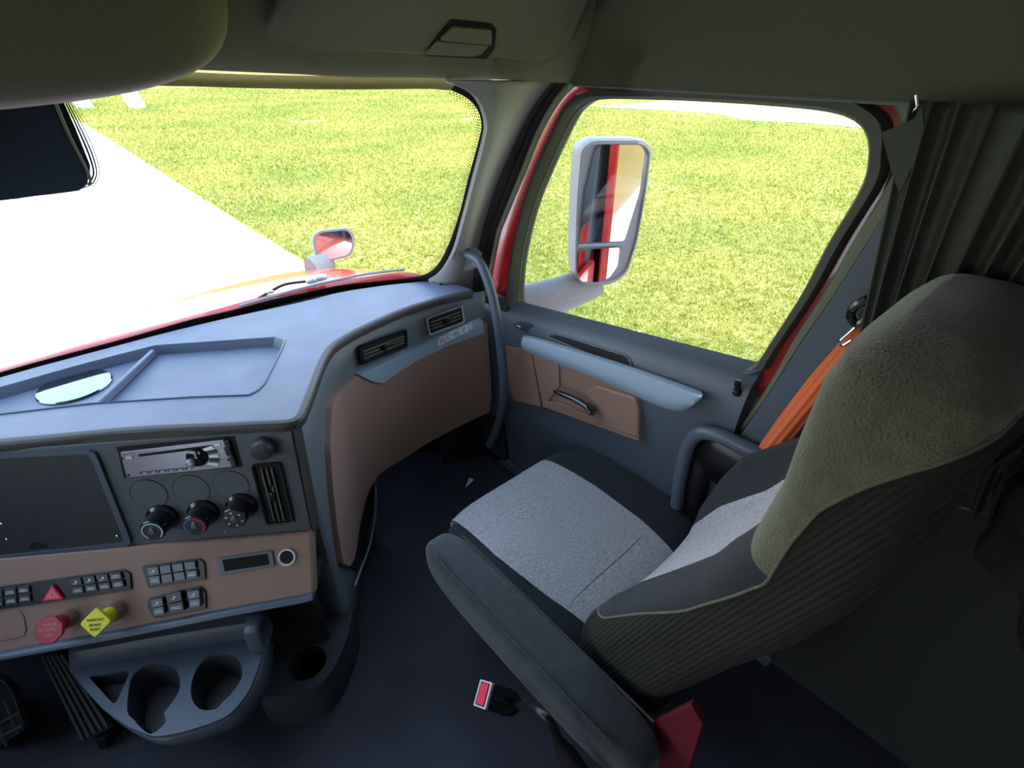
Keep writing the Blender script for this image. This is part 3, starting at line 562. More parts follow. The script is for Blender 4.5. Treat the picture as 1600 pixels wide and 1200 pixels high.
def quad_cells(pl, px, off, nx, ny, fn, gx=.06, gy=.06):
    P_ = A(pl.sts(px, off))
    def q_(a, b): return tuple(P_[0]*(1-a)*(1-b)+P_[1]*a*(1-b)+P_[2]*a*b+P_[3]*(1-a)*b)
    for j in range(ny):
        for i in range(nx):
            fn(i, j, [q_((i+gx)/nx, (j+gy)/ny), q_((i+1-gx)/nx, (j+gy)/ny), q_((i+1-gx)/nx, (j+1-gy)/ny), q_((i+gx)/nx, (j+1-gy)/ny)])
def button(pl, par, st, o0, o1, m, mark=None, name='switch'):
    k_ = MB(); k_.prism(pl, rpoly(st, .0012, 2), o0, o1); s_ = k_.build(name, m, par, bevel=.0008, seg=2)
    c = A(st).mean(0); w2 = abs(st[1][0]-st[0][0])
    if mark == 'text':
        k_ = MB()
        for dy, ww in ((.0016, .30), (-.0016, .36)): k_.prism(pl, rrect(c[0]-w2*ww, c[1]+dy-.0006, c[0]+w2*ww, c[1]+dy+.0006, .0001, 1), o1, o1+.0003)
        k_.build('switch_lettering', M_white, s_, smooth=False)
    if mark == 'icon':
        k_ = MB(); k_.prism(pl, circ((c[0]+.001, c[1]+.001), .0022, 10), o1, o1+.0003); k_.prism(pl, rrect(c[0]-.005, c[1]-.0032, c[0]+.001, c[1]-.002, .0002, 1), o1, o1+.0003); k_.build('switch_symbol', M_white, s_, smooth=False)
    return s_
# long switch bank with hazard button
bank = piece(BP, 'switch_bank', [(-60, 925), (193, 890), (203, 896), (205, 921), (-60, 962)], 0, .004, M_black, dash, .003, .001, label='long bank of black switches')
def fb(i, j, st): button(BP, bank, st, .004, .009, M_btn2, 'icon' if (j == 0 and i < 3) else 'text')
quad_cells(BP, [(106, 905), (189, 893), (196, 918), (112, 931)], .009, 4, 2, fb)
def fb2(i, j, st): button(BP, bank, st, .004, .008, M_btn2, 'text')
quad_cells(BP, [(-60, 930), (46, 914), (50, 941), (-60, 958)], .008, 5, 2, fb2)
hz_ = piece(BP, 'hazard_switch', [(81, 914), (98, 936), (66, 939)], .004, .010, M_haz, bank, .002, .001, label='red triangular hazard button')
def tri(k, off0, off1, name, m):
    c = A(BP.sts([(81, 914), (98, 936), (66, 939)], .010)); g = c.mean(0); k_ = MB(); o_ = [tuple(g+(p-g)*k) for p in c]; i_ = [tuple(g+(p-g)*(k-.14)) for p in c]; k_.ring(BP, o_, i_, off0, off1); k_.build(name, m, hz_, smooth=False)
tri(.62, .0100, .0105, 'triangle_mark', M_octp); tri(.34, .0100, .0105, 'triangle_mark', M_octp)
# two small switch blocks
sb = piece(BP, 'switch_block', [(221, 885), (312, 873), (319, 880), (321, 905), (232, 919)], 0, .004, M_black, dash, .003, .001, label='eight-button switch block')
quad_cells(BP, [(228, 887), (305, 876), (310, 903), (233, 916)], .010, 4, 2, lambda i, j, st: button(BP, sb, st, .004, .010, M_btn, {(0, 0): 'icon', (0, 1): 'text', (3, 1): 'text'}.get((i, j))))
rb = piece(BP, 'rocker_block', [(232, 935), (313, 916), (321, 925), (322, 952), (240, 966), (230, 948)], 0, .004, M_black, dash, .003, .001, label='three-rocker switch block')
for k, (px, m) in enumerate((([(234, 938), (254, 934), (258, 960), (240, 964)], M_btn), ([(258, 929), (284, 922), (290, 954), (266, 959)], M_btn2), ([(291, 925), (311, 921), (314, 948), (296, 951)], M_btn))):
    quad_cells(BP, px, .012, 1, 2, lambda i, j, st: button(BP, rb, st, .004, .012 if k != 1 else .015, m, 'icon' if j == 0 else 'text', 'rocker_switch'), .04, .04)
# display and outlet
ds = piece(BP, 'display', [(337, 873), (424, 860), (429, 884), (344, 899)], 0, .004, M_tray, dash, .002, .001, label='small dark display in a blue-grey frame')
piece(BP, 'screen', [(347, 875), (418, 865), (421, 882), (351, 893)], .004, .0045, M_lcd, ds, .001)
c0 = BP.hit(448, 871, .004); k_ = MB(); k_.lathe(c0, BP.n, [(.0165, -.004), (.0165, .0015), (.015, .002), (.0135, .0005), (.013, -.0035)], 32); ol = k_.build('outlet_ring', M_letter, dash, label='chrome-ringed round outlet')
k_ = MB(); k_.lathe(c0, BP.n, [(.013, -.003), (.013, -.001), (.012, -.0008)], 24); k_.build('outlet_core', M_void, ol)
# brake knobs in a shallow recess
piece(BP, 'knob_recess', [(52, 958), (120, 944), (190, 934), (197, 950), (186, 969), (60, 990)], 0, .0012, M_brown, dash, .004, .0005)
piece(BP, 'panel_hatch', [(-60, 965), (28, 953), (36, 960), (41, 985), (36, 995), (-60, 1013)], 0, .002, M_brown, dash, .004, .001, label='brown hatch with rounded corners')
for kind, fc, base, m, mp, nseg, rad, rot in (('red', (76, 985), (108, 964), M_oct, M_octp, 8, .026, 22.5), ('yellow', (149, 973), (183, 953), M_yel, M_yelp, 4, .028, 0)):
    off = .060; cf = BP.hit(*fc, off); cb = BP.hit(*base, 0); dr = nrm(BP.n*1.0); 
    k_ = MB(); ax_ = cf-cb; L_ = np.linalg.norm(ax_); ax_ = ax_/L_
    k_.lathe(cb, ax_, [(.014, 0), (.014, L_*.45), (.0125, L_*.5), (.012, L_*.96)], 24)
    kb = k_.build('brake_knob', m, dash, label=('red octagonal brake knob' if kind == 'red' else 'yellow diamond brake knob'))
    k_ = MB(); k_.lathe(cb, ax_, [(.019, 0), (.018, .012), (.0165, .022)], 24); k_.build('knob_collar', M_brown, kb)
    nf = nrm(BP.n*.75+nrm(-cf)*.5); PF = Plane(cf, nf, nrm(e1+.0*A([0, 0, 1]))); 
    st = [(rad*math.cos(math.radians(rot+360*k/nseg)), rad*math.sin(math.radians(rot+360*k/nseg))) for k in range(nseg)]
    k_ = MB(); k_.prism(PF, rpoly(st, .002 if nseg == 8 else .006, 3), -.010, 0); k_.build('knob_plate', m, kb, bevel=.0015, seg=2)
    rows = (('TRAILER', .010), ('AIR SUPPLY', .001), ('PUSH', -.009)) if kind == 'red' else (('PARKING', .005), ('BRAKE', -.004), ('PUSH', -.012))
    for t_, dy in rows: text('knob_lettering', t_, .0072, PF.P(0, dy, .0004), PF.e1, PF.e2, mp, kb, .0002)
# GPS mount disc in the tray
q_ = onz(116, 602, ZD-.015); gm = thing('mount_disc', 'shiny round adhesive mount disc lying in the dash tray', 'disc', (q_[0], q_[1], ZD-.020))
mb = MB(); mb.lathe((q_[0], q_[1], ZD-.020), (0, 0, 1), [(.066, 0), (.067, .003), (.065, .0055), (.050, .006)], 48); mb.build('disc', mat('polished_disc', (.26, .33, .37), .08, metal=1), gm, label='mirror-finish round disc')
tq = onz(76, 624, ZD-.018); mb = MB(); mb.add(*superbox(tq+A([.008, .004, 0]), (.026, .008, .002), 4, 6, [nrm(A([.75, -.35, 0])), nrm(A([.35, .75, 0])), A([0, 0, 1.])])); mb.build('pull_tab', M_silver, gm)
# ================================================================ UNDER-DASH TRAY AND PEDALS
ZT = -1.06
ct = thing('cup_holder_tray', 'blue-grey plastic tray with two big cup holders under the stack', 'cup holder', (-.1, .9, -1.3))
def zpl(z): return Plane((0, 0, z), (0, 0, 1), (1, 0, 0))
ZP = zpl(ZT)
outl = [(118, 1052), (160, 1042), (260, 1022), (385, 1005), (418, 962), (424, 985), (414, 1040), (392, 1090), (366, 1122), (335, 1138), (290, 1148), (240, 1157), (205, 1140), (160, 1110)]
outl = [(112, 1050), (140, 1045), (250, 1024), (395, 1000), (413, 990), (408, 1040), (390, 1085), (362, 1120), (330, 1134), (285, 1148), (243, 1155), (205, 1140), (165, 1112), (135, 1080)]
oS = ZP.sts(outl)
h1 = smooth_line(ZP.sts([(202, 1093), (208, 1062), (230, 1043), (258, 1040), (279, 1052), (283, 1078), (272, 1100), (258, 1118), (262, 1130), (240, 1150), (222, 1140), (212, 1128), (202, 1118)]), 40, True)
h2 = smooth_line(ZP.sts([(300, 1085), (308, 1050), (330, 1028), (358, 1024), (376, 1036), (380, 1060), (365, 1085), (348, 1102), (338, 1112), (312, 1110)]), 36, True)
h3 = rpoly(ZP.sts([(140, 1060), (207, 1050), (182, 1106)]), .012, 3)
bm = bmesh.new(); E_ = []
for lp in (rpoly(oS, .015, 3), h1, h2, h3): E_ += loop(bm, [tuple(p) for p in lp], ZT)[1]
bmesh.ops.triangle_fill(bm, edges=E_, use_beauty=True); bmesh.ops.recalc_face_normals(bm, faces=bm.faces); bm.verts.index_update()
V_, F_ = [tuple(v.co) for v in bm.verts], [[v.index for v in f.verts] for f in bm.faces]; bm.free()
build('tray_plate', V_, F_, M_tray, ct, smooth=False, solid=.008)
for i, (lp, dep) in enumerate(((h1, .055), (h2, .055), (h3, .03))):
    lp = A(lp); c = lp.mean(0); mb = MB(); mb.grid([[(*(c+(p-c)*k), z) for p in lp] for k, z in ((1.06, ZT+.001), (1.03, ZT+.004), (1.0, ZT+.002), (.90, ZT-.03), (.78, ZT-dep))], True); mb.add([(*(c+(p-c)*.78), ZT-dep) for p in lp], [list(range(len(lp)))])
    mb.build(('cup_holder', 'cup_holder', 'coin_pocket')[i], M_dark, ct, label=('deep cup hole', 'deep cup hole', 'small triangular pocket')[i])  # holes get darker plastic than the tray, imitating the shade inside
# back wall and rail of the tray, rising towards the stack
bkl = [onz(u, v, ZT) for u, v in [(112, 1050), (140, 1045), (250, 1024), (395, 1000), (413, 990)]]
mb = MB(); bkl = smooth_line(bkl, 20); mb.grid([[p for p in bkl], [p+A([.01, .02, .03]) for p in bkl], [p+A([.02, .045, .035]) for p in bkl], [p+A([.03, .06, .10]) for p in bkl]]); mb.build('back_rail', M_tray, ct, solid=.005)
mb = MB(); sk = smooth_line([onz(u, v, ZT) for u, v in outl[4:]], 40); mb.grid([[p for p in sk], [p+A([0.002, .003, -.03]) for p in sk], [p+A([.01, .02, -.075]) for p in sk]]); mb.build('tray_skirt', M_tray, ct, solid=.004)
p_ = [onz(u, v, ZT+.06) for u, v in [(392, 975), (414, 968), (418, 990), (398, 1000)]]
mb = MB(); mb.add(*superbox(onz(404, 985, ZT+.05), (.018, .03, .04), 5, 6, [e1, -n0, A([0, 0, 1.])])); mb.build('tray_bracket', M_tray, ct)
# lower console pod with another cup hole
ZQ = -1.19; cp = thing('floor_console', 'dark low floor console pod with one cup hole beside the stack', 'console', (.15, .8, -1.3))
oq = [tuple(onz(u, v, ZQ)[:2]) for u, v in [(420, 985), (470, 960), (545, 935), (552, 960), (543, 1000), (524, 1045), (500, 1075), (455, 1090), (405, 1092), (395, 1060)]]; hq = [(p[0], p[1]) for p in circ(tuple(onz(481, 1037, ZQ)[:2]), .042, 32)]
bm = bmesh.new(); E_ = loop(bm, rpoly(oq, .03, 3), ZQ)[1]+loop(bm, hq, ZQ)[1]; bmesh.ops.triangle_fill(bm, edges=E_, use_beauty=True); bmesh.ops.recalc_face_normals(bm, faces=bm.faces); bm.verts.index_update()
V_, F_ = [tuple(v.co) for v in bm.verts], [[v.index for v in f.verts] for f in bm.faces]; bm.free(); build('console_top', V_, F_, M_dark, cp, smooth=False, solid=.006)
rq_ = rpoly(oq, .03, 3); c = A(rq_).mean(0); mb = MB(); mb.grid([[(*(c+(A(p)-c)*k), z) for p in rq_] for k, z in ((1, ZQ), (1.02, ZQ-.01), (1.03, -1.30))], True); mb.build('console_side', M_dark, cp)
mb = MB(); c = A(hq).mean(0); mb.grid([[(*(c+(A(p)-c)*k), z) for p in hq] for k, z in ((1.06, ZQ+.001), (1, ZQ+.002), (.95, ZQ-.04), (.85, ZQ-.09))], True, False); mb.add([(*(c+(A(p)-c)*.85), ZQ-.09) for p in hq], [list(range(len(hq)))]); mb.build('cup_holder', M_void, cp)
# pedals
pd = thing('accelerator_pedal', 'long dark ribbed accelerator pedal left of the cup holder tray', 'pedal', (-.42, 1.25, -1.3))
a0, a1, a2, a3 = onz(62, 1022, -1.12), onz(98, 1018, -1.12), onz(172, 1140, -1.24), onz(128, 1162, -1.24)
PP_ = plane3(a0, a1, a2); sq = PP_.sts([(62, 1022), (98, 1018), (176, 1136), (128, 1162)]); mb = MB(); mb.prism(PP_, rpoly(sq, .008), -.015, 0); mb.build('pedal_plate', M_fab, pd, bevel=.003)
mb = MB(); S_ = A(sq)
for k in range(5):
    f = (k+.5)/5; p0 = S_[0]*(1-f)+S_[1]*f; p1 = S_[3]*(1-f)+S_[2]*f; d_ = nrm(p1-p0); nn = A([-d_[1], d_[0]])*.0035; p0 = p0+d_*.006; p1 = p1-d_*.006; mb.prism(PP_, [tuple(p0-nn), tuple(p1-nn), tuple(p1+nn), tuple(p0+nn)], 0, .004)
mb.build('pedal_ribs', M_dark, pd, bevel=.001)
mb = MB(); mb.tube([(a2+a3)/2-PP_.n*.02, A([((a2+a3)/2)[0], ((a2+a3)/2)[1]+.02, -1.30])], .015, 8); mb.build('pedal_hinge', M_black, pd)
pe = thing('brake_pedal', 'dark brake pedal with gridded rubber pad at the lower left corner', 'pedal', (-.5, 1.1, -1.3))
PB = plane3(onz(0, 1062, -1.13), onz(30, 1075, -1.13), onz(36, 1142, -1.22)); sq = PB.sts([(-60, 1050), (2, 1062), (18, 1080), (38, 1140), (-10, 1172), (-60, 1190)]); mb = MB(); mb.prism(PB, rpoly(sq, .01), -.015, 0); mb.build('pedal_plate', M_btn2, pe, bevel=.004)
mb = MB()
for (u0, v0, u1, v1) in ((-40, 1150, 32, 1112), (-40, 1172, 36, 1132), (-10, 1100, 12, 1165), (-35, 1110, -15, 1175), (10, 1095, 30, 1145)):
    p0, p1 = A(PB.st(u0, v0)), A(PB.st(u1, v1)); d_ = nrm(p1-p0); nn = A([-d_[1], d_[0]])*.0025; mb.prism(PB, [tuple(p0-nn), tuple(p1-nn), tuple(p1+nn), tuple(p0+nn)], 0, .004)
mb.build('pad_grid', M_btn, pe, smooth=False); mb = MB(); pc = PB.hit(-10, 1120, -.01); mb.tube([pc, pc+A([0, .15, .12])], .012, 8); mb.build('pedal_arm', M_black, pe)
# ================================================================ RIGHT SIDE: DOOR, PILLARS, WINDOW
def dx(X): return Plane((X, 0, 0), (-1, 0, 0), (0, -1, 0))
G_ = [(812, 455), (817, 400), (833, 330), (857, 267), (893, 190), (912, 166), (940, 154), (1020, 154), (1100, 157), (1200, 163), (1290, 172), (1335, 186), (1358, 208), (1363, 245), (1350, 292), (1300, 377), (1259, 455), (1212, 528), (1196, 553), (1180, 567), (1140, 571), (1050, 551), (960, 528), (900, 513), (840, 497), (817, 480)]
D_ = [(792, 455), (802, 390), (816, 325), (837, 262), (872, 185), (889, 157), (918, 141), (1020, 138), (1100, 140), (1200, 144), (1310, 150), (1352, 160), (1385, 190), (1386, 235), (1377, 285), (1320, 377), (1276, 455), (1226, 530), (1205, 562), (1193, 580), (1150, 582), (1050, 562), (960, 538), (890, 520), (832, 504), (800, 488)]
R_ = [(764, 455), (781, 385), (803, 320), (827, 262), (860, 185), (879, 150), (908, 132), (1020, 128), (1100, 131), (1200, 135), (1330, 140), (1372, 153), (1397, 186), (1400, 235), (1390, 282), (1333, 377), (1289, 455), (1241, 530), (1222, 562), (1205, 596), (1150, 604), (1050, 590), (960, 560), (890, 540), (810, 512), (770, 490)]
door = bpy.data.objects.new('door_1', None); C.objects.link(door); door.location = A([1.0, .7, -1.3])+H; WL['door_1'] = A([1.0, .7, -1.3])+H; tag(door, 'passenger door with brown insert and large window', None, kind='structure')
NL = 140
def lp(pts, X, n=NL): P_ = dx(X); return [tuple(p) for p in smooth_line([P_.st(u, v) for u, v in pts], n, True)]
def match_loops(pa, pb, Xa, Xb):             # station-matched smooth loops
    P1, P2 = dx(Xa), dx(Xb); a = A([P1.st(u, v) for u, v in pa]); b = A([P2.st(u, v) for u, v in pb]); ab = np.hstack([a, b]); o_ = []
    m = len(ab)
    for i in range(m):
        p0, p1, p2, p3 = ab[(i-1) % m], ab[i], ab[(i+1) % m], ab[(i+2) % m]
        for k in range(6): t = k/6; o_.append(.5*((2*p1)+(-p0+p2)*t+(2*p0-5*p1+4*p2-p3)*t*t+(-p0+3*p1-3*p2+p3)*t**3))
    o_ = A(o_); return [tuple(x[:2]) for x in o_], [tuple(x[2:]) for x in o_]
XG, XD = 1.0, .965
g_s, d_s = match_loops(G_, D_, XG, XD)
P0_ = dx(0)
def P3x(st, X): return A([X, -st[0], st[1]])
mb = MB(); rows = []
for k, (bl_, X) in enumerate(((0, XG+.02), (0, XG), (.12, XD+.006), (.3, XD-.004), (.8, XD-.006), (1.0, XD+.004), (1.0, XD+.03))):
    rows.append([P3x((g[0]*(1-bl_)+d[0]*bl_, g[1]*(1-bl_)+d[1]*bl_), X) for g, d in zip(g_s, d_s)])
mb.grid(rows, True); mb.build('window_frame', M_frame, door, label='dark inner window frame of the door')
cg = A(g_s).mean(0); mb = MB(); mb.tube([P3x(tuple(cg+(A(p)-cg)*1.004), XG-.002) for p in list(g_s)+[g_s[0]]], .0035, 6); mb.build('window_seal', M_sealg, door)
mb = MB(); mb.prism(Plane((0, 0, 0), (-1, 0, 0), (0, -1, 0)), [tuple(cg+(A(p)-cg)*1.02) for p in g_s], -XG-.014, -XG-.010); mb.build('window_pane', M_glass, door, smooth=False)
# red painted metal around the frame
d2_s, r_s = match_loops(D_, R_, XD+.03, XD+.03)
mb = MB(); mb.grid([[P3x(p, XD+.020) for p in d_s], [P3x(p, XD+.022) for p in d2_s], [P3x(p, XD+.022) for p in r_s], [P3x(tuple(cg+(A(p)-cg)*1.07), XD+.03) for p in r_s]], True); mb.build('red_door_edge', M_red, door, label='red painted metal edge around the door frame')
# body opening seal and surround
n_ = len(r_s); cr = A(r_s).mean(0)
sl = thing('door_seal', 'grey rubber weather seal running around the passenger door opening', 'door seal', (.97, .8, -.6))
l1 = [(758, 470), (762, 450), (777, 372), (790, 335), (818, 267), (842, 207), (872, 155), (900, 126)]
mb = MB(); mb.tube(smooth_line([onx(u, v, .948) for u, v in l1], 50), .0075, 10); mb.build('front_lip', M_lipg, sl, label='pale grey-green rubber lip in front of the door')
st_l = [(1372, 140), (1404, 178), (1408, 235), (1390, 282), (1333, 377), (1289, 455), (1241, 530), (1203, 598), (1170, 645), (1140, 690), (1100, 750)]; st_r = [(1412, 135), (1432, 178), (1425, 250), (1397, 310), (1345, 394), (1300, 464), (1247, 541), (1205, 608), (1180, 645), (1153, 684), (1114, 745)]
a_, b_ = smooth_line([onx(u, v, .957) for u, v in st_l], 60), smooth_line([onx(u, v, .948) for u, v in st_r], 60)
mb = MB(); mb.grid([a_+A([.03, 0, 0]), a_, a_*.6+b_*.4+A([-.006, 0, 0]), a_*.3+b_*.7+A([-.003, 0, 0]), b_, b_+A([.03, 0, 0])]); mb.build('rear_lip', M_lipg2, sl, label='pale rubber lip behind the door')
# door lower panel: profile swept along the door
def zb(y): return np.interp(y, [.36, 1.09], [-.548, -.650])
yy = np.linspace(1.20, .345, 60)
prof = [(XD+.03, +.01), (XD+.002, -.002), (XD-.02, -.022), (XD-.028, -.045), (.930, -.075), (.925, -.10), (.926, -.16), (.932, -.20)]
rows = [[A([px_, y, zb(y)+dz]) for y in yy] for px_, dz in prof]
for X, z in ((.938, -.95), (.94, -1.05), (.955, -1.10), (.965, -1.20), (.97, -1.26)): rows.append([A([X, y, z]) for y in yy])
front = [r[0] for r in rows]; backr = [r[-1] for r in rows]
mb = MB(); mb.grid(rows)
back_l = [[p+A([.10-(p[0]-.925)*.8, 0, 0]) for p in front], front]; mb.grid(back_l); mb.grid([backr, [p+A([.10-(p[0]-.925)*.8, 0, 0]) for p in backr]])
mb.build('door_panel', M_door, door, ang=50, label='charcoal moulded door panel')
BV = {}
def bvh(o):
    me = o.data; ow = WL[o.name]-H; return BVHTree.FromPolygons([Vector(A(v.co)+ow) for v in me.vertices], [list(p.vertices) for p in me.polygons])
DPB = bvh(bpy.data.objects['door_panel'])
def bhit(tree, u, v, off=0, default=None):
    d = Vector(ray(u, v)); r_ = tree.ray_cast(Vector((0, 0, 0)), d.normalized(), 20)
    if r_[0] is None: return default
    p = A(r_[0]); n = A(r_[1]); n = -n if n@p > 0 else n
    return p+n*off
def dpoly(name, px, m, Xp, th_, r=.004, bev=.0015, label=None, par=None):
    pl = dx(Xp); k_ = MB(); k_.prism(pl, rpoly(pl.sts(px), r, 4), -th_, 0); return k_.build(name, m, par or door, bevel=bev, label=label)
dpoly('front_insert', [(789, 541), (829, 549), (845, 636), (802, 626), (793, 600)], M_brown, .918, .03, .006, .002, 'brown insert nearest the dash')
# recessed brown pull area
ins = [(831, 550), (1000, 617), (998, 690), (848, 636)]
dpoly('pull_insert', ins, M_brown, .922, .03, .006, .001, 'brown recessed door pull insert')
dpoly('insert_shelf', [(846, 626), (880, 632), (930, 655), (998, 680), (998, 690), (848, 636)], M_brown, .912, .03, .003, .004)
dpoly('handle_mound', [(916, 611), (930, 602), (992, 622), (998, 640), (997, 686), (930, 662), (921, 640)], M_brown, .910, .03, .010, .006, 'raised brown mound behind the handle')
dpoly('insert_side', [(831, 550), (872, 566), (874, 604), (850, 634)], M_brown, .916, .03, .004, .003)
hp = [onx(u, v, .885) for u, v in [(867, 611), (880, 616), (898, 623), (912, 631), (922, 638), (924, 643)]]; mb = MB(); mb.tube(smooth_line(hp, 20), np.concatenate([np.linspace(.007, .010, 6), np.full(10, .010), np.linspace(.011, .013, 4)]), 12, flat=.7); hdl = mb.build('door_handle', M_gloss, door, label='glossy black door handle')
mb = MB(); mb.tube([hp[-1], onx(924, 640, .912)], .011, 10); mb.build('handle_pivot', M_black, hdl)
# satin pull strip
def rowpx(px, X): return smooth_line([onx(u, v, X) for u, v in px], 40)
r0 = rowpx([(816, 529), (830, 525), (960, 564), (1085, 607), (1098, 615)], .925); r1 = rowpx([(815, 532), (828, 529), (960, 571), (1082, 614), (1098, 617)], .893); r2 = rowpx([(815, 540), (832, 548), (950, 594), (1056, 636), (1097, 621)], .893); r3 = rowpx([(815, 545), (833, 556), (945, 598), (1052, 642), (1097, 623)], .925)
mb = MB(); mb.grid([r0, r1, (r1+r2)/2+A([-.003, 0, 0]), r2, r3]); o = mb.build('pull_strip', M_strip, door, ang=60, label='satin blue-grey pull strip'); 
# pocket in the ledge: a flat black patch painted for its shade
pp = [(858, 527), (872, 523), (960, 550), (978, 556), (986, 572), (930, 556)]
pv = [bhit(DPB, u, v, .0012, onx(u, v, .94)) for u, v in pp]; mb = MB(); cpp = sum(pv)/len(pv); mb.add(pv+[cpp], [[i, (i+1) % len(pv), len(pv)] for i in range(len(pv))]); mb.build('ledge_pocket_shade', M_void, door, smooth=False, label='flat black patch painted as shade in the door ledge finger pocket')
mb = MB(); mb.tube(smooth_line(pv+[pv[0]], 60), .0028, 6); mb.build('pocket_rim', M_door, door)
sw = [bhit(DPB, u, v, .002, onx(u, v, .93)) for u, v in [(801, 508), (813, 502), (834, 507), (823, 519)]]
mb = MB(); mb.add(sw+[p+A([.01, 0, -.01]) for p in sw], [[0, 1, 2, 3], [0, 1, 5, 4], [1, 2, 6, 5], [2, 3, 7, 6], [3, 0, 4, 7]]); s_ = mb.build('window_switch', M_dark, door, smooth=False)
mb = MB(); mb.add(*superbox(bhit(DPB, 813, 510, .004, sw[0]), (.006, .011, .004), 4, 5)); mb.build('switch_key', M_chrome, s_)
kn_ = bhit(DPB, 1152, 612, 0, onx(1152, 612, .94)); mb = MB(); mb.lathe(kn_, nrm(A([-.4, 0, 1])), [(.010, -.004), (.009, .004), (.0055, .006), (.0055, .020), (.007, .022), (.007, .030), (.004, .032)], 16); mb.build('lock_knob', M_black, door)
# sill and lower side wall
mb = MB(); mb.box((.985, .72, -1.275), (.035, .60, .022)); struct(mb, 'trim_1', M_tray, bevel=.01)
# exterior red side behind the door (seen in the mirror)
mb = MB(); mb.box((1.13, -.75, -.45), (.02, 1.02, .85)); mb.box((1.09, .78, -1.05), (.015, .45, .25))
tag(mb.build('cab_side', M_red, None, bevel=.01), 'red outer cab side mirrored in the side mirror', 'truck body')
# ---- A pillar trim
AL = [(700, 124), (735, 140), (752, 160), (761, 188), (759, 214), (742, 280), (725, 345), (711, 392), (692, 424), (672, 438)]
AR = [(862, 124), (850, 138), (834, 160), (819, 188), (807, 212), (779, 275), (757, 340), (746, 385), (740, 415), (736, 452)]
aL = smooth_line([WS.hit(u, v, .004) for u, v in AL], 40); aR = smooth_line([onx(u, v, .925) for u, v in AR], 40)
mid1 = aL*.62+aR*.38+A([-.018, -.02, 0]); mid2 = aL*.25+aR*.75+A([-.022, -.012, 0])
mb = MB(); mb.grid([aL+A([0, .01, 0]), aL, mid1, mid2, aR, aR+A([.02, .02, 0])]); o = struct(mb, 'trim_2', M_pillar, ang=60, solid=-.004)
# dark surround between pillar trim and seal
SR = [(736, 460), (745, 385), (757, 340), (779, 275), (807, 212), (834, 160), (862, 124)]; S2 = [(757, 465), (771, 380), (784, 340), (810, 270), (836, 205), (864, 155), (890, 124)]
s0 = smooth_line([onx(u, v, .928) for u, v in SR], 30); s1 = smooth_line([onx(u, v, .955) for u, v in S2], 30)
mb = MB(); mb.grid([s0+A([.0, .012, 0]), s0, s0*.7+s1*.3+A([-.006, 0, 0]), s0*.5+s1*.5+A([.006, 0, 0]), s0*.3+s1*.7+A([-.004, 0, 0]), s1, s1+A([.02, 0, 0])]); struct(mb, 'trim_3', M_frame, ang=60)
# hinge post wall below, between dash and door
mb = MB(); pl = dx(.950); mb.prism(pl, pl.sts([(725, 452), (757, 462), (786, 466), (792, 482), (789, 498), (782, 540), (790, 720), (700, 720)]), -.02, 0); struct(mb, 'trim_4', M_seal, bevel=.003)
mb = MB(); mb.prism(dx(1.055), [(-1.25, -.72), (-1.25, -1.3), (-.2, -1.3), (-.2, -.62)], -.01, 0); mb.build('outer_skin', M_red, door, smooth=False, label='red outer skin of the door')
# ---- grab handle
gh = thing('grab_handle', 'curved grey grab handle between the dashboard end and the door', 'grab handle', (.88, 1.1, -.6))
gp = [(722, 388, .86), (733, 398, .85), (748, 408, .85), (760, 432, .85), (770, 465, .85), (778, 505, .85), (783, 545, .855), (787, 590, .86), (786, 630, .87), (778, 665, .885), (765, 695, .90)]
mb = MB(); mb.tube(smooth_line([onx(u, v, X) for u, v, X in gp], 60), .0135, 16, up=(1, 0, 0)); mb.build('grip', M_tray, gh)
pc = [onx(u, v, .872) for u, v in [(716, 383), (728, 386), (741, 398), (739, 420), (728, 424), (712, 410)]]; pl = plane3(pc[0], pc[2], pc[4]); mb = MB(); mb.prism(pl, rpoly([((p-pl.p)@pl.e1, (p-pl.p)@pl.e2) for p in pc], .008), -.03, .004); mb.build('mount_plate', M_pillar, gh, bevel=.003)
# ---- B pillar trim
BX = .93
bq = [(1405, 300), (1450, 140), (1640, 60), (1640, 760), (1120, 760), (1153, 690), (1205, 614), (1247, 548), (1300, 470), (1345, 400)]
mb = MB(); pl = dx(BX+.02); mb.prism(pl, pl.sts(bq), -.12, 0); struct(mb, 'wall_right', M_door, bevel=.004)
bq2 = [(1106, 750), (1153, 686), (1205, 610), (1247, 543), (1300, 466), (1345, 396), (1397, 312), (1425, 255), (1700, 60), (1700, 820)]
mb = MB(); pl = dx(BX); mb.prism(pl, rpoly(pl.sts(bq2), .006), -.02, 0); struct(mb, 'trim_5', M_door, bevel=.004)
mb = MB(); pl = dx(.97); mb.box((1.0, -.65, -.42), (.02, .90, .90)); struct(mb, 'wall_right_rear', M_cave, smooth=False)
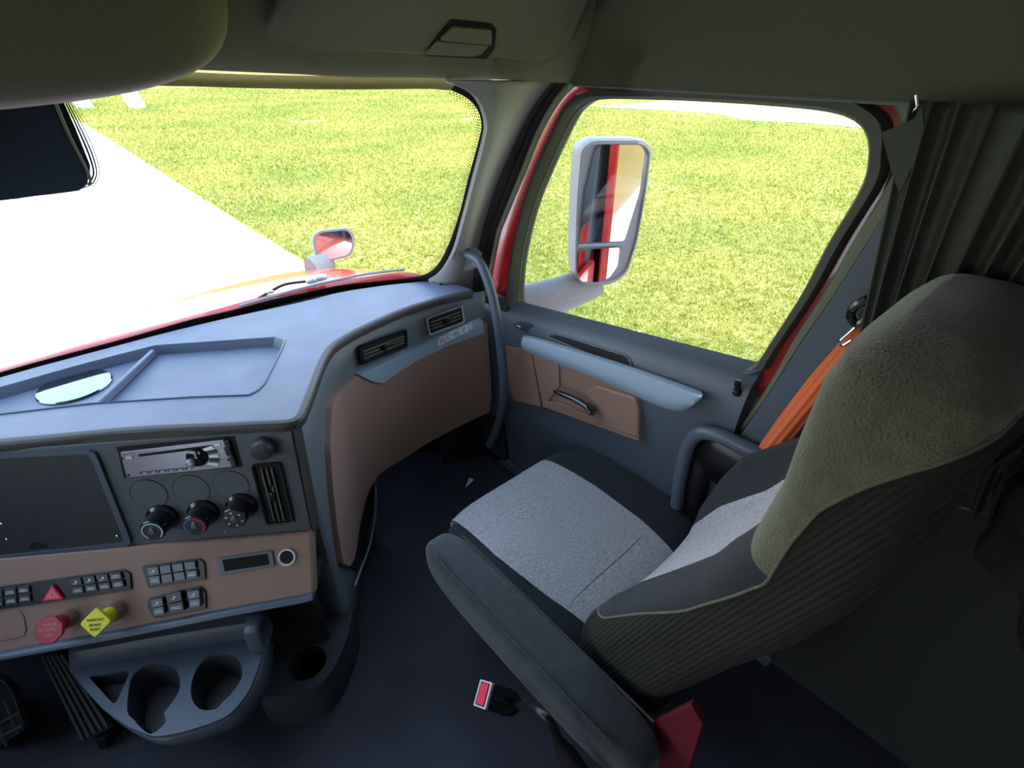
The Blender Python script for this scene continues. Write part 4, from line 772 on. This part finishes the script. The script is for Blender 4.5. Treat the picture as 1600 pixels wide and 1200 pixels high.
# ================================================================ SEAT BELT
sbt = thing('seat_belt', 'orange seat belt hanging on the pillar behind the passenger seat', 'seat belt', (.92, .3, -.9))
XB = .905
e_l = [onx(u, v, XB) for u, v in [(1338, 503), (1300, 548), (1256, 600), (1190, 690), (1170, 730)]]; e_r = [onx(u, v, XB) for u, v in [(1350, 508), (1330, 560), (1300, 610), (1235, 690), (1215, 730)]]
_d = nrm(e_l[3]-e_l[0]); _a = nrm(np.cross(_d, [1, 0, 0])); M_belt = mat('orange_webbing', (.80, .16, .05), .7, rib=(tuple(_a), .012, .6)); e_l = smooth_line(e_l, 24); e_r = smooth_line(e_r, 24); mb = MB(); mb.grid([e_l, e_l*.5+e_r*.5+A([-.002, 0, 0]), e_r]); mb.build('webbing', M_belt, sbt, solid=.002, label='orange webbing')
mb = MB(); w1 = [onx(u, v, .91) for u, v in [(1345, 500), (1362, 478), (1372, 490), (1355, 512)]]; mb.add(w1, [[0, 1, 2, 3]]); mb.build('webbing_end', M_belt, sbt, solid=.002, smooth=False)
rg = [onx(u, v, .895) for u, v in [(1329, 492), (1336, 478), (1350, 470), (1357, 468), (1362, 476), (1358, 492), (1346, 504), (1336, 505)]]; mb = MB(); mb.tube(smooth_line(rg, 40, True).tolist()+[smooth_line(rg, 40, True)[0].tolist()], .007, 8); mb.build('belt_guide', M_gloss, sbt, label='black belt guide loop')
mb = MB(); pl = dx(.893); mb.prism(pl, rpoly(pl.sts([(1338, 490), (1352, 476), (1360, 492), (1346, 506)]), .004), -.006, 0); mb.build('guide_cover', M_black, sbt, bevel=.001)
lt = [onx(u, v, .898) for u, v in [(1337, 504), (1336, 512), (1312, 534), (1316, 540), (1330, 532)]]; mb = MB(); mb.tube(smooth_line(lt, 20), .002, 6); mb.build('latch_plate', M_chrome, sbt, label='thin metal latch plate')
# ================================================================ PASSENGER SEAT
seat = thing('passenger_seat', 'dark passenger seat with light grey woven centre panels', 'seat', (.68, .45, -1.3))
mb = MB(); mb.add(*superbox((.69, .50, -1.19), (.20, .24, .11), 6, 8)); mb.build('seat_base', M_black, seat)
def cw_(p):
    x, y, z = p; 
    if z > 0: z = z*(1+.16*abs(x)**3-.10*max(0, y)**2)
    return (x*(1-.05*max(0, y)), y-.0*x, z)
V_, F_ = superbox((.690, .56, -1.02), (.262, .235, .085), 5, 36, None, cw_)
Va = A(V_); ins_f, oth = [], []
for q_ in range(len(Va)):
    hb = np.interp(Va[q_, 1], [.33, .45, .6, .78], [.135, .155, .165, .160]); xb = np.interp(Va[q_, 1], [.33, .78], [.655, .645])
    for e__ in (xb-hb, xb+hb):
        if abs(Va[q_, 0]-e__) < .0112: Va[q_, 0] = e__
V_ = [tuple(v) for v in Va]
for f in F_:
    c = Va[f].mean(0); half = np.interp(c[1], [.33, .45, .6, .78], [.135, .155, .165, .160]); xc = np.interp(c[1], [.33, .78], [.655, .645])
    (ins_f if abs(c[0]-xc) < half and (c[2] > -1.03) and c[1] > .3 and (c[2] > -.97 or c[1] > .7) else oth).append(f)
build('seat_cushion', V_, oth, M_fab, seat, label='charcoal cushion sides'); build('cushion_insert', V_, ins_f, M_ins, seat, label='light grey woven cushion centre')
CUB = BVHTree.FromPolygons([Vector(v) for v in V_], F_)
mb = MB(); l_ = [bhit(CUB, u, v, .0002) for u, v in [(893, 940), (930, 905), (975, 865), (1000, 840)]]; l_ = [p for p in l_ if p is not None]
if len(l_) > 2: mb.tube(smooth_line(l_, 20), .0006, 6); mb.build('cushion_seam', M_fab, seat)
# backrest from horizontal sections
T = A([[-1.02, .435, .925, .350, .190], [-.95, .425, .925, .352, .170], [-.85, .420, .925, .345, .150], [-.75, .415, .925, .300, .110], [-.65, .415, .925, .235, .075], [-.55, .418, .92, .175, .030], [-.45, .42, .92, .132, .000], [-.38, .432, .91, .125, -.012], [-.33, .452, .888, .130, -.015], [-.28, .482, .885, .135, -.022], [-.252, .51, .87, .130, -.018], [-.236, .545, .85, .118, .0], [-.226, .60, .81, .10, .03]])
zz = np.concatenate([np.linspace(-1.02, -.30, 74), np.linspace(-.295, -.226, 20)]); NS = 120; rows = []
def yseam(z): return float(np.interp(z, [-1.02, -.82, -.74, -.66, -.58, -.50, -.456, -.40, -.36, -.33, -.305, -.285, -.265], [.33, .325, .27, .215, .155, .108, .085, .080, .072, .056, .034, .012, -.012]))
JS = 63
for z in zz:
    xl, xr, yf, yb = [np.interp(z, T[:, 0], T[:, j]) for j in range(1, 5)]; cx, cy, hx, hy = (xl+xr)/2, (yf+yb)/2, (xr-xl)/2, (yf-yb)/2; row = []
    dep = np.interp(z, [-1.0, -.85, -.7, -.55, -.42, -.3], [.01, .03, .035, .035, .025, 0])
    qs = max(-.97, min(.97, (yseam(z)-cy)/hy)); dl_ = -math.asin(math.copysign(qs*qs, qs))
    hwz = np.interp(z, [-.95, -.8, -.65, -.5, -.4, -.3], [.15, .135, .12, .14, .15, .12])
    def ang(X): q = max(-.98, min(.98, (X-cx)/hx)); return math.acos(math.copysign(q*q, q))
    ks = [-3, 14, 46, JS, NS-3]; as_ = [-dl_, ang(.662+hwz), ang(.662-hwz), math.pi+dl_, 2*math.pi-dl_]
    for j in range(NS):
        jj = j if j < NS-3 else j-NS; a = float(np.interp(jj, ks, as_))
        c_, s__ = math.cos(a), math.sin(a); e = 2/4.0; x = hx*abs(c_)**e*(1 if c_ > 0 else -1); y = hy*abs(s__)**e*(1 if s__ > 0 else -1)
        if s__ > 0: y -= dep*max(0, 1-(x/(hx*.72))**2)**.8
        X = cx+x
        if s__ > 0 and X > .78: y += .055*min(1, (X-.78)/.10)*max(0, 1-abs(z+.68)/.22)
        Y = cy+y
        row.append(A([X, Y, z]))
    rows.append(row)
BK = A(rows).reshape(-1, 3); Fr = {'ins': [], 'rib': [], 'head': [], 'fab': []}
for i in range(len(zz)-1):
    for j in range(NS):
        f = [i*NS+j, i*NS+(j+1) % NS, (i+1)*NS+(j+1) % NS, (i+1)*NS+j]; c = BK[f].mean(0); z = c[2]; rear_ = JS <= j < NS-3
        hw_ = np.interp(z, [-.95, -.8, -.65, -.5, -.4, -.3], [.15, .135, .12, .14, .15, .12])
        if 14 <= j < 46 and -.97 < z < -.36: Fr['ins'].append(f)
        elif rear_ and z < -.262: Fr['rib'].append(f)
        elif z > -.45: Fr['head'].append(f)
        else: Fr['fab'].append(f)
Fr['head'].append([(len(zz)-1)*NS+j for j in range(NS)]); Fr['rib'].append([j for j in range(NS)][::-1])
bk_ = build('backrest', BK, Fr['rib'], M_rib, seat, label='ribbed dark backrest cover, side and rear')
build('backrest_bolsters', BK, Fr['fab'], M_fab, bk_, label='smooth charcoal side bolsters'); build('backrest_insert', BK, Fr['ins'], M_ins, bk_, label='light grey woven backrest centre'); build('headrest', BK, Fr['head'], M_head, bk_, label='charcoal knitted integrated headrest coloured olive-grey as if lit')
BKB = BVHTree.FromPolygons([Vector(v) for v in BK], sum(Fr.values(), []))
def seam(px, par, m, r=.0018, tree=None, name='seam'):
    l_ = [bhit(tree or BKB, u, v, .0006) for u, v in px]; l_ = [p for p in l_ if p is not None]
    if len(l_) > 2: k_ = MB(); k_.tube(smooth_line(l_, 60), r, 6); k_.build(name, m, par)
BK3 = BK.reshape(len(zz), NS, 3); ctr = BK3.mean(1); iz = int(np.argmin(abs(zz+.262))); i0 = int(np.argmin(abs(zz+.83)))
def outp(i, j): d_ = BK3[i, j]-ctr[i]; return BK3[i, j]+nrm(d_)*.0012
l_ = [outp(i, JS) for i in range(i0, iz+1, 2)]+[outp(iz+1, j) for j in range(JS, NS-2, 3)]
k_ = MB(); k_.tube(smooth_line(l_, 160), .0016, 6); k_.build('seam', M_head, bk_)
# armrest, left: long plush-covered pad
ar_c = A([.362, .38, -.845])
V_, F_ = superbox(ar_c, (.044, .265, .048), 4, 22, None, lambda p: (p[0]*(1+.02*p[1]), p[1], p[2]*(1-.0*p[1])-.10*p[1]*0))
arm = build('armrest', V_, F_, M_fab2, seat, label='long plush-covered armrest pad')
for sx_ in (-1, 1):
    k_ = MB(); k_.tube(smooth_line([ar_c+A([sx_*.034, y, .044]) for y in np.linspace(-.235, .215, 14)], 40), .0022, 6); k_.build('piping', M_fab2, arm)
mb = MB(); mb.add(*superbox((.392, .20, -.93), (.022, .06, .06), 5, 6)); mb.build('armrest_hinge', M_black, seat)
# armrest, right: black moulded, against the door
ra = smooth_line([onx(u, v, .905) for u, v in [(1058, 790), (1062, 755), (1070, 715), (1080, 688), (1098, 676), (1125, 681), (1160, 697), (1190, 712)]], 40)
mb = MB(); mb.tube(ra, .016, 12, up=(1, 0, 0)); mb.build('door_side_armrest', M_tray, seat, label='curved blue-grey plastic armrest by the door')
mb = MB(); mb.grid([[p+A([.012, 0, 0]) for p in ra], [A([p[0]+.012, p[1]-.06, min(p[2], -.75)-.06]) for p in ra]]); mb.build('armrest_web', M_black, seat, solid=.006)
# buckle stalk
bu = thing('seat_belt_buckle', 'black seat belt buckle with red release on a bent stalk', 'buckle', (.28, .1, -1.3))
bd = [onx(u, v, .27) for u, v in [(756, 1085), (808, 1102)]]; bd = [onx(756, 1085, .245), onx(808, 1102, .290)]; ax0 = nrm(bd[1]-bd[0]); side_ = nrm(np.cross(ax0, ray(780, 1090))); dn = np.cross(ax0, side_)
rows = []
for f, hw2, ht in ((0, .017, .013), (.05, .018, .014), (.55, .019, .014), (.8, .016, .012), (1.0, .008, .008)):
    c = bd[0]*(1-f)+bd[1]*f; rows.append([c+side_*a*hw2+dn*b*ht for a, b in ((-1, -1), (1, -1), (1, 1), (-1, 1))])
mb = MB(); mb.grid(rows, True, True); mb.build('buckle_body', M_gloss, bu, bevel=.002, smooth=False)
c = bd[0]-ax0*.001; mb = MB(); mb.box(c, (.0025, .0145, .0085), [ax0, side_, dn]); mb.build('release_button', M_haz, bu, bevel=.001, label='red release button')
mb = MB(); mb.ring(Plane(c, -ax0, side_), rrect(-.018, -.014, .018, .014, .002), rrect(-.0155, -.0105, .0155, .0105, .001), -.003, .0015); mb.build('buckle_rim', M_silver, bu)
stk = [bd[1]-ax0*.01]+[onx(u, v, X) for u, v, X in [(838, 1110, .272), (860, 1128, .275), (872, 1155, .28), (890, 1185, .285), (925, 1240, .29), (960, 1330, .30)]]
rads = np.interp(np.linspace(0, 1, 40), [0, .3, .45, .52, 1], [.006, .006, .007, .014, .018]); mb = MB(); mb.tube(smooth_line(stk, 40), rads, 10); mb.build('stalk', M_black, bu)
# red strap below the backrest
rs = thing('red_strap', 'dark red strap hanging below the rear corner of the seat', 'strap', (.4, .1, -1.3))
pl = dx(.405); mb = MB(); mb.prism(pl, pl.sts([(1022, 1128), (1078, 1100), (1098, 1134), (1072, 1215), (1045, 1290), (985, 1290), (1003, 1205)]), -.012, 0); mb.build('webbing', M_redpl, rs, bevel=.002)
# ================================================================ CURTAIN AND FLEECE
cu = thing('curtain', 'dark pleated privacy curtain hanging behind the passenger seat', 'curtain', (.93, 0, -.05))
NU, NV = 420, 44; rows = []
for k in range(NV+1):
    v = k/NV; z = -.052-v*.48; dz = v*.48; y_l = .222-.15*dz; span = .60*(1-.50*min(1, dz/.40)); row = []
    for i in range(NU+1):
        u = i/NU; x = .866-.05*u-.03*v; am = (.013+.005*math.sin(u*31))*min(1, .75+dz)
        ph = 2*math.pi*u*19+.8*math.sin(u*17)+.4*math.sin(dz*5+u*9); row.append(A([x+am*math.sin(ph), y_l-u*span+.006*math.cos(ph), z]))
    rows.append(row)
mb = MB(); mb.grid(rows); mb.build('curtain_cloth', M_curt, cu, solid=.002)
fl_ = [(1377, 207), (1402, 197), (1430, 184), (1440, 160), (1444, 200), (1428, 255), (1405, 302), (1391, 262)]; pl = dx(.852); mb = MB(); mb.prism(pl, rpoly(pl.sts(fl_), .002), -.004, 0); mb.build('folded_corner', M_curt, cu, bevel=.0015)
mb = MB(); mb.tube([onx(1432, 148, .85), onx(1434, 166, .85), onx(1426, 176, .85)], .002, 6); mb.build('curtain_hook', M_chrome, cu)
fb_ = thing('fleece_blanket', 'rough dark fleece blanket bundled behind the headrest at the right edge', 'blanket', (.8, -.2, -.4))
def fw(p): x, y, z = p; k = 1+.10*math.sin(5*x+3*z)+.08*math.sin(9*y+4*z+1)+.05*math.sin(14*z+6*x); return (x*k, y*k, z*k)
V_, F_ = superbox((.80, -.265, -.38), (.12, .22, .26), 2.6, 26, None, fw); build('blanket_folds', V_, F_, M_fleece, fb_)
# ================================================================ SIDE MIRROR
sm = thing('side_mirror', 'tall grey door mirror with two panes on a thick arm outside the door', 'mirror', (1.2, 1.1, -.9))
MP = Plane(onx(955, 325, 1.30), (-.525, -.851, .0)); 
outer = [(907, 232), (925, 219), (1005, 219), (1017, 232), (1010, 290), (995, 375), (978, 428), (952, 444), (912, 444), (898, 432), (898, 380), (901, 300)]
go = rpoly(MP.sts(outer), .03, 5); c = A(go).mean(0); mb = MB(); rows = []
for off, k in ((.002, .93), (.010, .96), (.008, 1.0), (-.01, 1.02), (-.08, 1.0), (-.12, .88), (-.135, .6)): rows.append([MP.P(*(c+(A(p)-c)*k), off) for p in go])
mb.grid(rows, True, True); mb.build('housing', M_mirhs, sm, label='speckled grey mirror housing')
mb = MB(); mb.prism(MP, rpoly(MP.sts([(930, 233), (940, 226), (1000, 226), (1007, 236), (999, 300), (975, 377), (905, 379), (914, 300)], .008), .012, 4), .004, .010); mb.build('mirror_pane', M_mirror, sm, smooth=False, label='large flat upper pane')
mb = MB(); mb.prism(MP, rpoly(MP.sts([(904, 391), (968, 386), (965, 415), (952, 434), (935, 440), (908, 440), (903, 430)], .008), .010, 4), .004, .010); lowm = mb.build('mirror_pane', M_mirror, sm, smooth=False, label='small lower wide-angle pane')
mb = MB(); b0, b1 = MP.hit(903, 384, .010), MP.hit(975, 381, .010); mb.tube([b0, b1], .005, 8); mb.build('divider', M_mirhs, sm)
m0 = MP.hit(935, 436, -.045); arm_ = [m0, m0*.6+A([1.03, 1.20, -.72])*.4+A([0, 0, -.01]), A([1.03, 1.20, -.72])]
mb = MB(); mb.tube(smooth_line(arm_, 20), np.linspace(.058, .075, 20), 16, flat=.55, up=(.5, .85, 0)); mb.build('mirror_arm', M_mirhs, sm, label='thick blue-grey mirror arm')
# ================================================================ OVERHEAD
def y0h(x): return 1.0-.125*min(1.3, abs(x)/.91)**4
_h = FSurf(lambda x, z: y0h(x)); _hb = [_h.hit(u, v) for u, v in [(0, 100), (150, 103), (295, 109), (480, 117), (540, 121), (700, 123), (800, 125), (880, 130)]]
def zhb(x): return float(np.interp(x, [p[0] for p in _hb]+[.935], [p[2] for p in _hb]+[-.058]))
def hdy(x, z): d = max(0, z-zhb(x)); return y0h(x)-.028*(1-math.exp(-d/.016))-.50*d
HDs = FSurf(hdy); xs = np.linspace(-1.38, .935, 60)
mb = MB(); mb.grid([[HDs.P(x, zhb(x)+.004, -.10) for x in xs], [HDs.P(x, zhb(x), -.012) for x in xs]]+[[HDs.P(x, zhb(x)+d) for x in xs] for d in (.0005, .003, .007, .012, .018, .026, .036, .05, .07, .10, .14, .19, .25, .34, .5)])
hdr = thing('overhead_header', 'olive-grey overhead header panel above the windshield with a storage hatch', 'overhead panel', (.2, .95, .0)); mb.build('header_panel', M_olive, hdr, solid=.006)
pc = [HDs.hit(u, v) for u, v in ((430, 20), (640, 84), (870, 60))]; HP = plane3(*pc)
hatch = HP.sts([(452, -40), (407, 66), (408, 76), (420, 81), (560, 82), (662, 86), (775, 92), (868, 104), (880, 96), (905, 40), (938, -40)], .012); mb = MB(); mb.prism(HP, rpoly(hatch, .008, 3), -.02, .012); ht_ = mb.build('storage_hatch', M_olive, hdr, bevel=.006, seg=4, label='raised storage hatch')
mb = MB(); op = rpoly(HP.sts([(662, 87), (679, 60), (704, 30), (768, 37), (776, 46), (772, 78), (760, 92)], .013), .006, 3); mb.prism(HP, op, .010, .0135); mb.build('handle_recess_shade', M_void, ht_, smooth=False, label='flat black patch painted as shade around the hatch handle')  # raised black patch painted for the shade in the handle opening
mb = MB(); mb.prism(HP, rpoly(HP.sts([(687, 62), (710, 41), (768, 46), (768, 70)], .016), .004, 3), .012, .018); mb.build('hatch_handle', M_olive, ht_, bevel=.003)
mb = MB(); mb.prism(HP, rpoly(HP.sts([(664, 86), (683, 65), (764, 72), (752, 86), (738, 89)], .016), .003, 3), .012, .016); mb.build('finger_scoop', M_olive, ht_, bevel=.002)
# side shelf above the door
sh = thing('side_header', 'dark olive-grey overhead side panel running along above the door', 'overhead panel', (.92, .3, .0)); ys = np.linspace(.90, -.95, 40)
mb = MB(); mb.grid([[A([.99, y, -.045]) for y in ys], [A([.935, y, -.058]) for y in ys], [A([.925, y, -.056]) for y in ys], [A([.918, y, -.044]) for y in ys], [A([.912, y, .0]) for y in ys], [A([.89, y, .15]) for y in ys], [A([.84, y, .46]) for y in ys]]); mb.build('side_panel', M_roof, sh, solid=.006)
mb = MB(); mb.tube([A([.931, y, -.060]) for y in (.86, .2, -.3, -.9)], .0035, 6); mb.build('edge_trim', M_sealg, sh)
# centre console pod at upper left
pod = thing('overhead_console', 'bulging overhead console pod at the top left corner', 'overhead console', (-.4, .75, .1))
def pw(p): x, y, z = p; return (x, y-.25*z*(1 if z > 0 else .3), z)
V_, F_ = superbox((-.50, .86, .135), (.755, .17, .190), 5.5, 26, None, pw); build('console_body', V_, F_, M_olive, pod)
# sunshade roller under the header
ssd = thing('sunshade', 'narrow pale olive sunshade strip rolled under the header', 'sunshade', (.3, 1.04, -.06))
sp = [(150, 133), (290, 135), (400, 138), (540, 140), (665, 139), (700, 141), (750, 141), (788, 136)]; st_ = [(150, 114), (290, 117), (400, 121), (540, 123), (665, 124), (700, 124), (750, 126), (788, 130)]
a_ = smooth_line([ony(u, v, 1.03-.10*max(0, (u-500)/288)**3) for u, v in sp], 40); b_ = smooth_line([ony(u, v, 1.05-.10*max(0, (u-500)/288)**3) for u, v in st_], 40)
mb = MB(); mb.grid([b_+A([0, .01, .004]), a_*.5+b_*.5+A([0, -.004, 0]), a_, a_+A([0, .02, .0])]); mb.build('shade_strip', M_trimline, ssd, solid=.003)
# sensor housing on the glass
sn = thing('sensor_housing', 'dark boxy camera housing fixed to the top of the windshield', 'camera housing', (-.2, 1.15, -.15))
fp = [WS.hit(u, v, -.004) for u, v in [(-120, 110), (86, 130), (118, 200), (141, 258), (141, 278), (130, 288), (100, 293), (0, 303), (-120, 312)]]; k_ = MB(); c = sum(fp)/len(fp); k_.add(fp+[c], [[i, (i+1) % len(fp), len(fp)] for i in range(len(fp))]); k_.build('black_glass_patch', M_void, sn, solid=.002, smooth=False)
bx = [WS.hit(u, v, .0) for u, v in [(-120, 115), (72, 130), (100, 195), (130, 255), (131, 272), (120, 282), (0, 297), (-120, 306)]]; pl = plane3(bx[0], bx[1], bx[6])
k_ = MB(); k_.prism(pl, rpoly([((p-pl.p)@pl.e1, (p-pl.p)@pl.e2) for p in bx], .012), 0, .022); k_.build('box', M_black, sn, bevel=.006, label='matte black box')
k_ = MB(); ed = [bx[1]*.999+pl.n*.024, bx[2]+pl.n*.024, bx[3]+pl.n*.024, bx[4]+pl.n*.022]; k_.tube(smooth_line(ed, 24), .0022, 6); k_.build('edge_bead', M_sealg, sn)
k_ = MB(); sdots = smooth_line(fp[1:8], 130); c = sum(fp)/len(fp)
for i in range(129):
    for row in range(5):
        d_ = nrm(sdots[i]-c); t_ = sdots[i+1]-sdots[i]; p = sdots[i]+t_*(.5*(row % 2))+d_*(.003+.0042*row); tt = nrm(t_); r_ = (.0018, .0016, .0013, .001, .0007)[row]
        k_.add([p+(tt*math.cos(q_)+d_*math.sin(q_))*r_ for q_ in np.linspace(0, 2*math.pi, 7)[:-1]], [list(range(6))])
o = k_.build('edge_dots', M_void, sn, smooth=False, fix=False); o['kind'] = 'stuff'
# ================================================================ SMALL THINGS
q_ = onz(735, 754, -1.295); mb = MB(); mb.add([q_+A([-.03, -.01, 0]), q_+A([.018, .002, 0]), q_+A([.012, .022, 0]), q_+A([-.03, -.01, .002]), q_+A([.018, .002, .003]), q_+A([.012, .022, .002])], [[0, 1, 2], [3, 4, 5], [0, 1, 4, 3], [1, 2, 5, 4], [2, 0, 3, 5]])
tag(mb.build('paper_scrap', M_wpaint, None, smooth=False), 'small white paper scrap on the floor in front of the seat', 'scrap')
q_ = onz(672, 403, G); mb = MB(); mb.tube([q_+A([-.055, .05, .03]), q_+A([0, 0, .035]), q_+A([.06, -.05, .03])], .006, 6); tag(mb.build('twig', M_black, None), 'dark twig lying on the lawn near the lower right of the windshield', 'twig')
